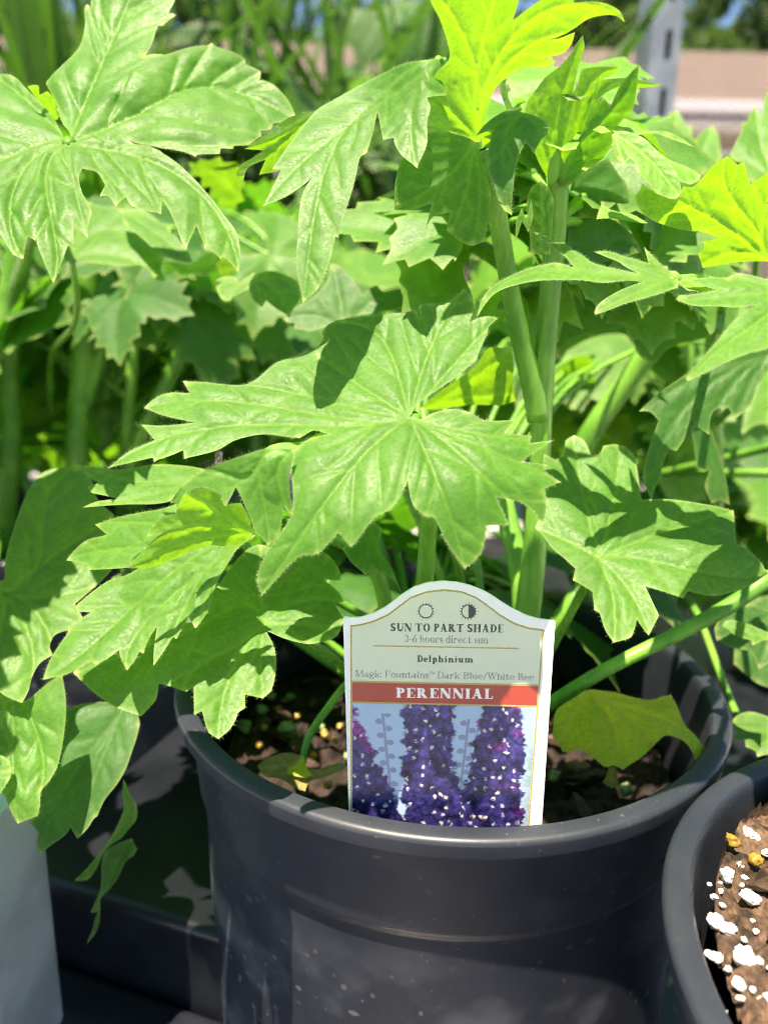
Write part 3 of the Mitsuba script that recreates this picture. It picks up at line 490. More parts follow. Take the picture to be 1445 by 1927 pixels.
def make_label():
    k = thing('plant_label', 'printed plant label with purple flower photo standing in the front of the central pot', 'plant label')
    TL, TR, BL, BR = at(645, 1162, .1720), at(1045, 1169, .1700), at(648, 1540, .1785), at(1009, 1556, .1765)
    o = (TL + TR) / 2; n0 = np.cross(TR - TL, BL - TL); n0 = unit(n0); n0 = n0 if n0[1] < 0 else -n0
    ux = unit((TR - TL)); uy = np.cross(n0, ux); R = np.eye(4); R[:3, 0], R[:3, 1], R[:3, 2], R[:3, 3] = ux, uy, n0, o
    def loc(x, y):
        r = rays((600 + .33218 * x, 1070 + .33218 * y))[0]; p = CAM + r * ((n0 @ (o - CAM)) / (n0 @ r)) - o; return np.array([p @ ux, p @ uy])
    def sheet(poly, z, th=.00004):
        ms = [trimesh.creation.extrude_polygon(q, th, engine='earcut') for q in getattr(poly, 'geoms', [poly]) if q.area > 1e-10]; m = join(ms); m.apply_translation((0, 0, z)); m.apply_transform(R); return m
    L_ = lambda pts: [loc(*p) for p in pts]
    outer = L_([(136, 272), (180, 280), (240, 277), (310, 253), (375, 220), (415, 192), (470, 148), (540, 104), (620, 80), (700, 72), (780, 78), (860, 97), (930, 125), (985, 155), (1040, 193), (1100, 230), (1180, 268), (1250, 288), (1340, 297)])
    b0, b1 = loc(136, 1452), loc(1238, 1462); drop = .008
    card = sg.Polygon([*outer, (outer[-1][0] - .0016, b1[1] - drop), (outer[0][0] + .0016, b0[1] - drop)]).buffer(-.0006).buffer(.0006)
    put('card', sheet(card, -.0009, .00085), 'm_card', k, smooth=25)
    inner = L_([(178, 322), (240, 314), (310, 294), (390, 258), (450, 212), (520, 160), (610, 128), (710, 117), (810, 128), (890, 160), (960, 208), (1030, 262), (1110, 308), (1190, 334), (1276, 346)])
    pl, pr = loc(180, 1440), loc(1186, 1446); frame_ = sg.Polygon([*inner, (pr[0], pr[1] - drop), (pl[0], pl[1] - drop)])
    gold = frame_.difference(frame_.buffer(-.00038)); put('border_line', sheet(gold, .00006), 'm_gold', k, smooth=False)
    rl = lambda y: (loc(190, y), loc(1232 - (y - 660) * .062, y + 12)); panel = frame_.buffer(-.00042)
    yr0, yr1 = loc(700, 655)[1], loc(700, 765)[1]
    top = panel.intersection(sg.box(-1, yr0 + .0004, 1, 1)); put('text_panel', sheet(top, .00002), 'm_print', k, smooth=False)
    red = panel.intersection(sg.box(-1, yr1, 1, yr0)); put('red_band', sheet(red, .00003), 'm_red', k, smooth=False)
    for yy in (yr0, yr1 - .00035): put('band_line', sheet(panel.intersection(sg.box(-1, yy, 1, yy + .00035)), .00007), 'm_gold', k, smooth=False)
    d0, d1 = loc(308, 437), loc(1135, 455); put('rule', sheet(sg.box(d0[0], d0[1] - .00016, d1[0], d0[1] + .00016), .00008), 'm_gold', k, smooth=False)
    def text(s, bold, x0, y0, x1, y1, cap, mat, name, gap=.09):
        a, b = loc(x0, y0), loc(x1, y1); g = line_of_text(s, bold, gap); bb = g.bounds; h = np.linalg.norm(loc(x0, y0) - loc(x0, y0 - cap)); g = sa.translate(sa.scale(g, np.linalg.norm(b - a) / (bb[2] - bb[0]), h, origin=(bb[0], 0)), a[0] - bb[0], a[1])
        g = sa.rotate(g, math.degrees(math.atan2(b[1] - a[1], b[0] - a[0])), origin=tuple(a)); put(name, sheet(g.simplify(.000012), .0001), mat, k, smooth=False, label=f'printed words {s}'[:80])
    text('SUN TO PART SHADE', True, 406, 354, 1044, 362, 45, 'm_ink', 'lettering', .10)
    text('3-6 hours direct sun', False, 485, 417, 958, 424, 42, 'm_ink_soft', 'lettering')
    text('Delphinium', True, 557, 529, 873, 533, 38, 'm_ink', 'lettering')
    text('Magic Fountains™ Dark Blue/White Bee', False, 208, 613, 1218, 633, 38, 'm_ink_soft', 'lettering')
    text('PERENNIAL', True, 437, 731, 985, 738, 56, 'm_white_ink', 'lettering', .12)
    for (cx, cy, halfd) in ((606, 241, 0), (847, 243, 1)):
        c = loc(cx, cy); r = np.linalg.norm(loc(cx + 41, cy) - c); g = sg.Point(c).buffer(r).difference(sg.Point(c).buffer(r * .86))
        rays_ = [sg.Polygon([c + r * .98 * np.array([math.cos(a - .09), math.sin(a - .09)]), c + r * 1.3 * np.array([math.cos(a), math.sin(a)]), c + r * .98 * np.array([math.cos(a + .09), math.sin(a + .09)])]) for a in np.arange(16) * math.pi / 8]
        g = shapely.union_all([g, *rays_] + ([sg.Point(c).buffer(r * .95).intersection(sg.box(c[0], -1, 1, 1))] if halfd else [])); put('sun_symbol', sheet(g, .0001), 'm_ink', k, smooth=False, label='half filled sun symbol' if halfd else 'open sun symbol')
    # the printed photograph: flower spikes against a pale sky, drawn flat on the card
    ph = panel.intersection(sg.box(-1, -1, 1, yr1 - .0004)); Wd = inner[-1][0] - inner[0][0]; pt = yr1 - .0004; Ht = pt - loc(700, 1440)[1]; x0 = inner[0][0]
    x0, pt, Wd, Ht = float(x0), float(pt), float(Wd), float(Ht)
    def photo(p, n, uv):
        dx, dy, dz = p.x - float(o[0]), p.y - float(o[1]), p.z - float(o[2])
        u = (dx * float(ux[0]) + dy * float(ux[1]) + dz * float(ux[2]) - x0) / Wd; v = (pt - (dx * float(uy[0]) + dy * float(uy[1]) + dz * float(uy[2]))) / Ht
        wob = .05 * (mikit.noise(u * 22, v * 22, 3.0) - .5) + .025 * (mikit.noise(u * 60, v * 60, 5.0) - .5)
        col = mikit.mix((.33, .47, .64), (.40, .52, .66), v)
        col = mikit.mix(col, (.20, .28, .26), mikit.smoothstep(.90, .97, u + wob) * mikit.smoothstep(.2, .45, v) * .8)
        uw, vw = u + .030 * (mikit.noise(u * 30, v * 30, 11.0) - .5), v + .030 * (mikit.noise(u * 30, v * 30, 12.0) - .5)
        f1, f2, w = mikit.voronoi(uw * 26, vw * 26 * Ht / Wd); h1, h2, hw = mikit.voronoi(uw * 55, vw * 55 * Ht / Wd); tone = mikit.mix((.022, .024, .13), (.062, .046, .23), .6 * w + .4 * hw)
        tone = mikit.mix(tone, (.22, .03, .26), mikit.smoothstep(.60, .90, mikit.noise(u * 9, v * 9, 2.0)) * (1 - .7 * v) * mikit.smoothstep(.0, .05, dr.abs(u - .45) - .14))
        tone = tone * (1.35 - 1.25 * f1) * (1.25 - .9 * h1) * (1.15 - .45 * v) * (.5 + mikit.noise(u * 14, v * 14, 21.0))
        g1, g2, gw = mikit.voronoi(u * 19 + .3, v * 19 * Ht / Wd + .6); bee = mikit.smoothstep(.26, .02, g1 + .30 * (mikit.noise(u * 75, v * 75, 1.0) - .5)) * dr.select(gw > .45, 1.0, 0.0)
        tone = mikit.mix(tone, mikit.mix((.42, .44, .66), (.66, .60, .54), gw), bee * .9)
        def spike(c0, c1, w0, w1): return mikit.smoothstep(.012, -.012, dr.abs(u - (c0 + (c1 - c0) * v)) - (w0 + (w1 - w0) * v) + wob)
        def stalk(c0, c1, v0):
            s = dr.abs(u - (c0 + (c1 - c0) * v)); row = v * 17; side = dr.select(dr.floor(row) - 2 * dr.floor(row / 2) > .5, 1.0, -1.0); b = dr.sqrt(((u - (c0 + (c1 - c0) * v) - side * .024) / .020) ** 2 + ((row - dr.floor(row) - .5) / .42) ** 2)
            return dr.maximum(mikit.smoothstep(.010, .004, s), mikit.smoothstep(1.1, .8, b)) * dr.select((v > v0) & (v < .8), 1.0, 0.0)
        st_ = dr.maximum(stalk(.165, .235, .08), stalk(.63, .57, .11)); col = mikit.mix(col, mikit.mix((.19, .16, .38), (.16, .24, .28), mikit.noise(u * 40, v * 40, 9.0)), st_ * .8)
        m = dr.maximum(dr.maximum(spike(-.02, .06, .02, .24), spike(.41, .42, .135, .135)), spike(.80, .74, .105, .185)); m = dr.maximum(m, spike(.52, .50, .0, .12) * mikit.smoothstep(.45, .6, v))
        return mikit.mix(col, tone, m)
    simple('m_photo', mikit.proc(photo), .36, .5)
    put('photo_print', sheet(ph, .00002), 'm_photo', k, smooth=False, label='printed photo of purple and white flower spikes')
make_label()

# white plastic post at the lower left corner
def white_post():
    k = thing('plastic_post', 'pale white plastic post with a pale blue sticker at the lower left corner', 'post')
    c = at(-95, 1604, .190); a = math.radians(-8); M = trimesh.transformations.rotation_matrix(a, (0, 0, 1)); M[:3, 3] = (c[0], c[1], 0)
    zt = c[2]; pg = sg.box(-.036, 0, .0052, .033).buffer(-.0045).buffer(.0045, quad_segs=8)
    m = trimesh.creation.extrude_polygon(pg, zt - .0125, engine='earcut'); m.apply_translation((0, 0, .0125)); m.apply_transform(M); put('body', m, 'm_white', k, smooth=35)
    lip = trimesh.creation.extrude_polygon(pg.buffer(.0006).difference(pg.buffer(-.0012)), .0028, engine='earcut'); lip.apply_translation((0, 0, zt + .0001)); lip.apply_transform(M); put('rim', lip, 'm_white', k, smooth=35)
    s = sg.box(-.030, zt - .042, -.0022, zt - .0105).buffer(-.003).buffer(.003); sm = trimesh.creation.extrude_polygon(s, .0005, engine='earcut'); Q = np.eye(4); Q[:3, :3] = np.array([[1, 0, 0], [0, 0, -1], [0, 1, 0]]); sm.apply_transform(Q); sm.apply_translation((0, -.0003, 0)); sm.apply_transform(M); put('sticker', sm, 'm_blue_label', k, smooth=False)
white_post()

# ------------------------------------------------------------------ plants of the photograph
MP = thing('delphinium_plant', 'leafy green plant growing in the central pot behind the printed label', 'plant', 'leafy plants with lobed leaves')
LP = thing('delphinium_plant', 'leafy plant at the left with large lit leaf in the upper left corner', 'plant', 'leafy plants with lobed leaves')
RP = thing('delphinium_plant', 'leafy plant at the right edge with hairy leaf tips and a backlit cupped leaf', 'plant', 'leafy plants with lobed leaves')
for q in (MP, LP, RP): labels[q].pop('group')
BASE = np.array([.004, .004, ZS]); LB = np.array([LC[0], LC[1], ZR - .025])
def stem(plant, pts, r, name='stem', n=28): return put(name, tube_mesh(pts, r, n, 14, .03), 'm_stem', plant, smooth=True)
# main plant: stems
stem(MP, [BASE + (.012, 0, -.004), at(995, 1130, .224), at(1014, 900, .217), at(1022, 720, .210), at(1034, 560, .201), at(1046, 420, .193), at(1050, 335, .188)], [.0046, .0039, .0034, .0030, .0027, .0025])
stem(MP, [at(1012, 790, .212), at(995, 700, .207), at(968, 590, .200), at(938, 420, .187), at(906, 285, .1765)], [.0031, .0027, .0025, .0023, .0021])
stem(MP, [BASE + (-.012, -.004, -.004), at(800, 1080, .206), at(806, 960, .195), at(795, 850, .170), at(776, 786, .1595)], [.0030, .0027, .0022, .0018], 'leaf_stalk')
stem(MP, [BASE + (-.004, .008, -.004), at(985, 1140, .235), at(960, 1000, .24), at(930, 800, .25)], [.0042, .0036, .0028])
stem(MP, [BASE + (-.02, .006, -.004), at(725, 1140, .222), at(690, 1050, .216), at(600, 1010, .21)], [.0026, .0024, .0018], 'leaf_stalk')
# A: the sharp leaf in the middle
A = [(770,783),(788,757),(850,715),(895,677),(900,665),(916,628),(920,614),(938,596),(907,596),(882,607),(891,582),(887,560),(872,543),(852,562),(832,574),(810,570),(788,574),(790,597),(782,584),(720,592),(665,597),(645,600),(626,605),(607,623),(608,637),(594,655),(540,675),(519,683),(466,721),(384,718),(344,717),(358,740),(317,739),(288,752),(271,767),(309,782),(368,795),(307,801),(266,798),(291,828),(244,849),(202,880),(288,861),(290,868),(345,847),(347,863),(409,847),(444,828),(498,817),(562,823),(591,810),(619,817),(590,822),(558,843),(549,874),(551,960),(530,1000),(504,1036),(484,1090),(493,1120),(530,1078),(567,1045),(598,1041),(637,1000),(661,1030),(706,973),(738,955),(765,910),(767,899),(770,925),(778,951),(800,970),(817,973),(838,1015),(875,1070),(898,1050),(911,1023),(913,989),(958,988),(934,935),(981,946),(1023,985),(1028,942),(1019,922),(1055,906),(1023,886),(1030,874),(981,868),(1041,827),(996,834),(1001,820),(945,816),(972,790),(911,790),(880,774),(842,770),(806,780),(797,787)]
leaf(MP, 'w', A, (772,785), [[(840,700),(936,598)], [(800,680),(868,546)], [(748,700),(720,640),(645,604)], [(700,740),(600,670)], [(690,772),(560,740),(350,722)], [(680,790),(480,760),(273,767)], [(640,800),(440,800),(206,878)], [(690,850),(600,960),(492,1117)], [(800,850),(840,950),(874,1067)], [(860,850),(950,930),(1022,982)], [(880,830),(980,870),(1052,905)], [(900,815),(1038,828)]],
     .1585, (0.02,-.60,.80), 'm_leaf', 2.2, .015, step=4.2, hair=2, relief=1.15,
     ctrl=[(938,596,-.004),(872,543,-.003),(600,640,.003),(344,717,.002),(202,880,-.002),(493,1120,.007),(875,1070,.005),(1055,906,.004),(640,780,.002),(767,899,-.002)], label='large sharp leaf in the middle')
# B: curled young leaf left of it
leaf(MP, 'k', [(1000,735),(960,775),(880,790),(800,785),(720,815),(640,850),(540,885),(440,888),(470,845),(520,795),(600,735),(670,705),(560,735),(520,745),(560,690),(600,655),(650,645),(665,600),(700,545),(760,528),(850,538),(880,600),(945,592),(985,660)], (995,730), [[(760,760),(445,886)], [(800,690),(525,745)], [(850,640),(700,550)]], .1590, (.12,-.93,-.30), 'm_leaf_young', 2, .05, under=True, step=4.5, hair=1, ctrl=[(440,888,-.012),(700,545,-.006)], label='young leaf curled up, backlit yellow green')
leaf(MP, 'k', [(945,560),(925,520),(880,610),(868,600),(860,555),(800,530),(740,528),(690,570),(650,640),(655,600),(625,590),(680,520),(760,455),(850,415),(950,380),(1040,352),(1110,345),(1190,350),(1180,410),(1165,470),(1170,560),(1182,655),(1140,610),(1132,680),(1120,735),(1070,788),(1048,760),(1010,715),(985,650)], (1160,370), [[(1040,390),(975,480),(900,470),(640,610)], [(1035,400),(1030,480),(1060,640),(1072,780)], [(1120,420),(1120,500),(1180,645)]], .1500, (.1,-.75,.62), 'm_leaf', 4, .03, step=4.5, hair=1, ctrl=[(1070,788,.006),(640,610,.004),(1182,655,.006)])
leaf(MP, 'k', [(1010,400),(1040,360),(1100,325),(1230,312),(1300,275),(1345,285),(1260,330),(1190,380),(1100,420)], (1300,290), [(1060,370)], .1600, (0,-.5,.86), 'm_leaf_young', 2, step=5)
# C: lit leaf below it
leaf(MP, 'k', [(1000,735),(1012,740),(930,800),(880,880),(835,960),(800,1080),(740,1162),(710,1108),(655,1210),(640,1198),(600,1260),(550,1330),(555,1240),(568,1150),(530,1210),(505,1275),(485,1268),(465,1310),(430,1352),(400,1290),(395,1258),(340,1300),(290,1325),(265,1310),(160,1370),(50,1395),(80,1310),(130,1230),(165,1180),(160,1168),(235,1110),(270,1090),(205,1085),(200,1058),(270,1000),(350,945),(430,920),(500,880),(400,890),(255,898),(250,870),(155,852),(240,768),(340,738),(285,690),(375,662),(500,635),(590,620),(700,590),(850,640)], (995,742), [[(760,820),(400,1120),(56,1390)], [(700,960),(440,1250),(432,1345)], [(800,880),(700,1050),(555,1322)], [(850,900),(750,1150)], [(640,790),(400,800),(160,850)], [(700,700),(450,680),(292,690)]],
     .1640, (-.10,-.62,.78), 'm_leaf', 2.2, .02, step=4.4, hair=1, relief=1.0, ctrl=[(50,1395,-.004),(155,850,.004),(740,1160,.003)])
leaf(MP, 'k', [(235,420),(330,438),(420,440),(560,418),(700,425),(785,440),(760,500),(640,580),(560,598),(440,600),(228,612),(300,585),(390,575),(330,560),(270,545),(250,520),(300,500),(250,470)], (790,470), [[(520,500),(240,425)], [(520,560),(232,610)]], .196, (0,-.45,.9), 'm_leaf', 1, step=6, ctrl=[(228,612,-.006)], stalk=BASE)
# F: shaded leaf hanging over the pot's left rim
leaf(MP, 'f', [(330,640),(430,560),(560,480),(700,430),(900,410),(940,300),(1000,230),(1100,100),(1180,60),(1300,105),(1400,60),(1490,110),(1540,182),(1545,222),(1500,220),(1455,207),(1535,277),(1558,317),(1515,327),(1560,400),(1530,470),(1495,492),(1400,510),(1300,490),(1205,450),(1240,520),(1252,600),(1230,720),(1190,757),(1110,740),(1112,800),(1078,825),(1070,850),(1040,900),(990,942),(945,910),(915,815),(880,832),(878,710),(840,725),(780,705),(720,690),(705,765),(640,838),(530,800),(450,750),(380,690)], (1195,425), [[(1120,335),(950,400),(560,560),(345,645)], [(1000,560),(760,700),(645,832)], [(1060,620),(1000,800),(988,936)], [(1180,600),(1192,750)], [(1350,420),(1540,460)], [(1330,330),(1550,315)], [(1180,250),(1182,70)]],
     .176, (-.12,-.60,.80), 'm_leaf', 2.0, .02, step=5.5, hair=1, ctrl=[(640,838,-.010),(990,940,-.006),(1560,400,.004)], stalk=[at(640,1250,.200), BASE+(-.03,-.01,0)])
# small hanging leaf under A
leaf(MP, 'j', [(430,560),(480,520),(560,440),(600,480),(585,560),(640,650),(678,745),(640,690),(555,640),(530,672),(470,620)], (560,450), [[(580,600),(672,740)],[(520,670)]], .186, (.1,-.8,.6), 'm_leaf_shaded', 2, step=6, ctrl=[(678,745,-.004)])
# H: hanging lobe at the top centre
leaf(MP, 'b', [(940,255),(870,263),(750,285),(650,330),(560,378),(500,410),(420,455),(350,498),(250,620),(150,762),(190,766),(150,850),(108,932),(210,890),(300,830),(332,798),(290,870),(272,960),(265,1060),(260,1200),(275,1290),(290,1368),(360,1300),(410,1180),(436,1070),(448,1072),(480,960),(512,862),(530,790),(548,712),(575,690),(605,600),(626,500),(640,570),(652,632),(700,622),(705,650),(735,700),(805,757),(850,650),(852,550),(866,482),(850,438),(942,426),(918,358),(952,350),(918,325)], (900,262), [[(740,330),(640,430),(500,560),(380,800),(293,1360)], [(560,520),(300,720),(112,928)], [(800,420),(780,600),(804,752)], [(860,330),(940,352)], [(840,380),(938,424)]],
     .1650, (-.05,-.80,.60), 'm_leaf', 2.5, .012, step=4.2, hair=2, relief=1.0, ctrl=[(290,1368,-.002),(108,932,.0),(350,498,.010),(940,255,.006),(650,330,.008),(805,757,.0)], stalk=[at(862,170,.180), at(890,245,.190), at(940,430,.192)], label='silvery hanging lobe at the top centre')
leaf(MP, 'b', [(345,502),(240,525),(160,572),(200,585),(120,610),(28,672),(110,680),(60,715),(10,745),(-2,800),(15,832),(40,760),(120,720),(90,790),(200,760),(260,650),(320,560)], (340,510), [[(200,600),(30,672)], [(180,660),(10,790)]], .174, (.3,-.88,-.35), 'm_leaf_young', 1, .03, under=True, step=4.5, hair=1)
# I: upright backlit leaf
leaf(MP, 'c', [(140,640),(118,640),(60,615),(0,605),(-95,596),(-120,520),(-110,440),(-60,330),(0,262),(-8,190),(-40,90),(-85,0),(-110,-90),(0,-150),(150,-170),(280,-120),(318,-40),(290,90),(380,20),(470,-25),(555,-35),(568,8),(630,4),(700,10),(770,45),(796,96),(750,66),(640,80),(560,130),(490,165),(420,182),(500,170),(570,142),(555,195),(518,237),(430,262),(482,276),(440,298),(330,305),(240,365),(195,425),(165,530)], (132,630), [[(120,420),(150,190),(200,0),(220,-150)], [(135,420),(60,150),(-90,-60)], [(150,430),(300,150),(520,20),(790,88)], [(160,450),(300,250),(560,140)], [(100,600),(-20,470),(-100,420)], [(60,610),(-90,560)]],
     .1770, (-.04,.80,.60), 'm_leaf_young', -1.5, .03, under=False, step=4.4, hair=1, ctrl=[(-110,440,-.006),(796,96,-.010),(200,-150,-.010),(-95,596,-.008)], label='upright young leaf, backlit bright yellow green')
# I2: shaded lobes below it
leaf(MP, 'b', [(860,590),(960,600),(1070,645),(1110,760),(1140,880),(1115,1092),(1050,1112),(1000,1090),(940,1042),(955,960),(880,980),(848,1025),(872,920),(780,950),(702,950),(708,820),(745,700),(800,640)], (1060,645), [[(960,780),(720,930)], [(1030,850),(960,1040)], [(1090,850),(1060,1100)]], .1665, (.1,-.86,-.30), 'm_leaf', 1.5, .03, under=True, step=5.5, ctrl=[(702,950,-.006),(1060,1112,-.004)])
# J: young leaves of the crown
def JJ(out, c, tips, d, n, mat='m_leaf_young', under=True, **k): return leaf(MP, 'c', out, c, tips, d - .028 if d > .19 else d - .003, n, mat, k.pop('droop', 2), k.pop('gutter', .04), under=under, step=k.pop('step', 4.6), **k)
JJ([(345,560),(350,470),(390,410),(440,345),(500,300),(545,250),(580,190),(606,158),(613,205),(600,260),(588,290),(560,420),(640,300),(685,222),(650,270),(600,330),(570,480),(560,600),(510,830),(470,850),(400,720)], (490,840), [[(470,600),(520,400),(604,165)], [(420,640),(400,430)], [(530,600),(590,380),(680,228)]], .217, (-.05,-.90,-.42), hair=0)
JJ([(490,840),(530,600),(560,480),(600,310),(680,300),(788,300),(740,335),(690,358),(820,352),(975,386),(860,397),(760,402),(705,420),(660,480),(620,600),(540,830)], (510,840), [[(580,560),(640,380),(780,302)], [(600,600),(680,440),(960,386)]], .2235, (.10,-.88,-.46))
JJ([(470,850),(540,700),(600,600),(640,470),(676,340),(672,420),(655,480),(700,440),(730,480),(780,380),(860,288),(852,380),(840,460),(828,505),(785,545),(745,600),(735,660),(690,720),(620,770),(540,840)], (505,845), [[(600,640),(720,520),(856,295)], [(570,640),(672,350)]], .2140, (.05,-.93,-.35), 'm_leaf')
JJ([(430,640),(510,665),(560,625),(612,550),(612,600),(575,672),(520,680),(470,660)], (440,650), [(608,560)], .2085, (0,-.5,.85), under=False, droop=3)
JJ([(600,760),(680,690),(752,640),(745,665),(700,710),(620,770)], (605,762), [(748,645)], .2100, (-.2,-.6,.8), under=False)
JJ([(120,612),(160,565),(205,528),(270,498),(340,508),(405,530),(452,562),(445,605),(418,630),(382,692),(362,660),(345,645),(318,700),(300,765),(292,840),(285,905),(285,972),(250,930),(225,905),(205,835),(172,730),(185,640),(200,585),(160,595)], (330,515), [[(260,600),(240,800),(283,965)], [(230,550),(125,608)], [(400,580),(383,685)]], .1700, (-.1,-.85,.5), 'm_leaf_shaded', under=False, droop=5, hair=1)
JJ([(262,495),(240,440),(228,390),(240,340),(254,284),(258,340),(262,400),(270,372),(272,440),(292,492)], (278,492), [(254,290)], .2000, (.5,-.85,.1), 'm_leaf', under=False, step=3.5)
JJ([(485,372),(540,425),(590,435),(625,425),(590,452),(540,450),(500,415)], (500,380), [(620,428)], .2075, (0,-.7,.7), 'm_leaf_shaded', under=False, step=3.5)
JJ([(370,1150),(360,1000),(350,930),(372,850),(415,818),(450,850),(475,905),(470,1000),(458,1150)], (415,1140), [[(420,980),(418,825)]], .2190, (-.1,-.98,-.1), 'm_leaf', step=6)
JJ([(520,850),(600,770),(720,715),(770,790),(805,840),(808,940),(760,985),(700,1000),(620,985),(555,1000),(520,1180),(500,1000)], (515,860), [[(650,850),(800,900)], [(560,900),(600,985)]], .2280, (.1,-.95,-.1), 'm_leaf_shaded', step=6)
JJ([(540,1000),(560,930),(610,918),(680,960),(760,1010),(850,1090),(870,1140),(760,1170),(640,1200),(540,1180)], (700,1170), [[(600,1040),(580,930)], [(760,1080),(860,1130)]], .2330, (.1,-.9,.2), 'm_leaf_shaded', under=False, step=6)
JJ([(360,1050),(330,1000),(300,1100),(305,1000),(330,940),(350,1000),(372,900),(380,980)], (365,1040), [(304,1090)], .2130, (0,-.9,.3), 'm_leaf', under=False, step=4)
JJ([(170,700),(175,760),(122,810),(130,780),(150,745)], (172,720), [(124,806)], .2035, (0,-.6,.8), 'm_leaf', under=False, step=4)
JJ([(215,810),(235,870),(275,935),(285,972),(250,950),(215,890)], (225,830), [(283,968)], .1975, (-.1,-.6,.8), 'm_leaf', under=False, step=4)
JJ([(650,582),(690,562),(735,590),(690,600)], (740,592), [(652,582)], .2040, (0,-.5,.85), under=False, step=3.5)
JJ([(735,578),(790,535),(850,560),(880,585),(1000,598),(1110,660),(1010,625),(930,600),(830,612),(760,600)], (740,585), [[(900,600),(1105,658)]], .2060, (0,-.5,.86), under=False, step=3.8)
JJ([(738,606),(760,592),(800,592),(880,622),(930,668),(975,715),(1030,780),(1055,868),(1030,895),(1000,897),(940,872),(905,830),(850,772),(842,730),(820,715),(792,742),(765,720),(748,680)], (745,604), [[(860,680),(960,780),(1040,885)], [(790,735)]], .2000, (-.15,-.75,.62), under=False, droop=4, hair=1, mat='m_leaf_young')
JJ([(960,690),(1010,725),(1080,755),(1142,790),(1130,815),(1090,832),(1010,800),(980,750)], (965,695), [(1138,795)], .2020, (.1,-.6,.78), under=False)
stem(MP, [at(1050,350,.188), at(1046,300,.186), at(1052,250,.185)], [.0024, .0018, .0012], 'stem', 10)
rj = np.random.default_rng(91)
for (x, y, d_, sz) in [(985,330,.232,.42),(1100,300,.236,.45),(1160,400,.245,.50),(1040,420,.238,.42),(930,420,.240,.45),(1130,210,.240,.36),(1010,250,.240,.40),(1210,330,.250,.45),(1120,480,.252,.5),(880,470,.25,.45),(1080,150,.245,.3),(1180,480,.262,.5)]:
    o = at(x, y, d_ - .022); nrm = unit(np.array([rj.normal(0, .4), -.55 + rj.normal(0, .25), .75])); root = at(1046, 420, .1935)
    put('leaf_stalk', tube_mesh([root, (root + o) / 2 + (0, 0, .004), o], [.0014, .0011, .0009], 8, 6), 'm_stem', MP, smooth=True)
    d = dict(gen_dict('m_leaf_young' if rj.random() < .4 else 'm_leaf', int(rj.integers(5)), 5)); d['to_world'] = T(frame(o, nrm, unit(o - root + rj.normal(0, .01, 3) + (0, -.004, .006)), sz)); put('leaf', d, None, MP)
# P: leaf over the pot's right side, V: backlit leaf right of A, R: wilting leaf, dried leaf
leaf(MP, 'e', [(390,1185),(420,1120),(440,1050),(425,950),(430,850),(480,880),(520,860),(528,790),(565,768),(610,790),(645,862),(680,852),(700,815),(770,810),(830,848),(852,920),(870,1060),(1000,1058),(1200,1088),(1290,1110),(1300,1260),(1350,1285),(1400,1330),(1445,1394),(1360,1450),(1290,1478),(1200,1496),(1080,1476),(1060,1506),(960,1474),(890,1454),(930,1540),(952,1584),(905,1676),(875,1640),(850,1604),(838,1655),(820,1686),(745,1708),(715,1665),(700,1634),(680,1574),(658,1560),(650,1476),(560,1424),(572,1374),(520,1325),(470,1284),(430,1230)], (675,1325), [[(620,1100),(560,780)], [(740,1080),(770,815)], [(900,1230),(1285,1115)], [(880,1330),(1200,1400),(1440,1394)], [(800,1450),(905,1665)], [(740,1500),(748,1700)], [(560,1260),(395,1190)]],
     .172, (.04,-.62,.78), 'm_leaf', 2.0, .03, step=5.5, hair=1, ctrl=[(565,768,.004),(1445,1394,-.004),(745,1708,-.003)], stalk=[at(1115,1075,.19), at(1060,1180,.215), BASE+(.02,.01,0)])
leaf(MP, 'h', [(700,575),(780,505),(860,450),(940,395),(990,352),(1030,290),(1065,258),(1120,262),(1172,255),(1185,350),(1182,450),(1195,540),(1120,562),(990,560),(880,570),(780,585)], (705,580), [[(900,470),(1160,270)], [(900,530),(1190,500)]], .2150, (.15,-.80,-.58), 'm_leaf_young', 1, .02, under=True, step=6, stalk=BASE+(.01,0,0))
leaf(MP, 'n', [(130,770),(135,700),(140,640),(155,605),(180,580),(260,530),(340,482),(430,487),(520,500),(600,522),(670,535),(740,540),(800,522),(852,515),(880,560),(905,620),(940,700),(1000,760),(1060,840),(1120,920),(1165,970),(1160,1010),(1138,1042),(1090,1052),(1050,1000),(1020,960),(990,880),(950,815),(900,780),(820,762),(770,800),(720,850),(660,905),(600,940),(560,972),(500,945),(450,955),(400,915),(350,880),(280,845),(230,862),(190,860),(165,810)], (345,490), [[(600,600),(850,680),(1150,1000)], [(500,700),(540,940)], [(560,620),(720,800)], [(260,640),(170,800)], [(640,540),(850,530)]],
     .2080, (.05,-.62,.78), 'm_leaf_old', 6, .03, step=5, hair=1, ctrl=[(1140,1042,-.003),(560,972,-.002)], stalk=None, label='wilting yellowing leaf with brown edges')
leaf(MP, 'n', [(475,950),(510,955),(525,1010),(532,1072),(490,1082),(435,1050),(455,1010)], (495,955), [(490,1075)], .2055, (0,-.8,.6), 'm_leaf_dry', 3, step=4)
leaf(MP, 'o', [(735,585),(790,540),(850,515),(920,495),(1000,505),(1040,550),(1080,590),(1150,605),(1230,580),(1320,560),(1335,600),(1250,640),(1180,665),(1095,690),(1062,755),(1000,740),(930,690),(860,665),(790,655)], (1045,560), [[(900,580),(750,600)], [(1060,650),(1055,745)], [(1180,620),(1325,580)]], .1985, (-.05,-.5,.86), 'm_leaf_dry', 6, .03, step=4, label='dried curled leaf on the soil', stalk=[at(585,1380,.2015), at(612,1340,.205), at(655,1285,.214), BASE+(-.012,-.006,0)], stalk_r=.0012)
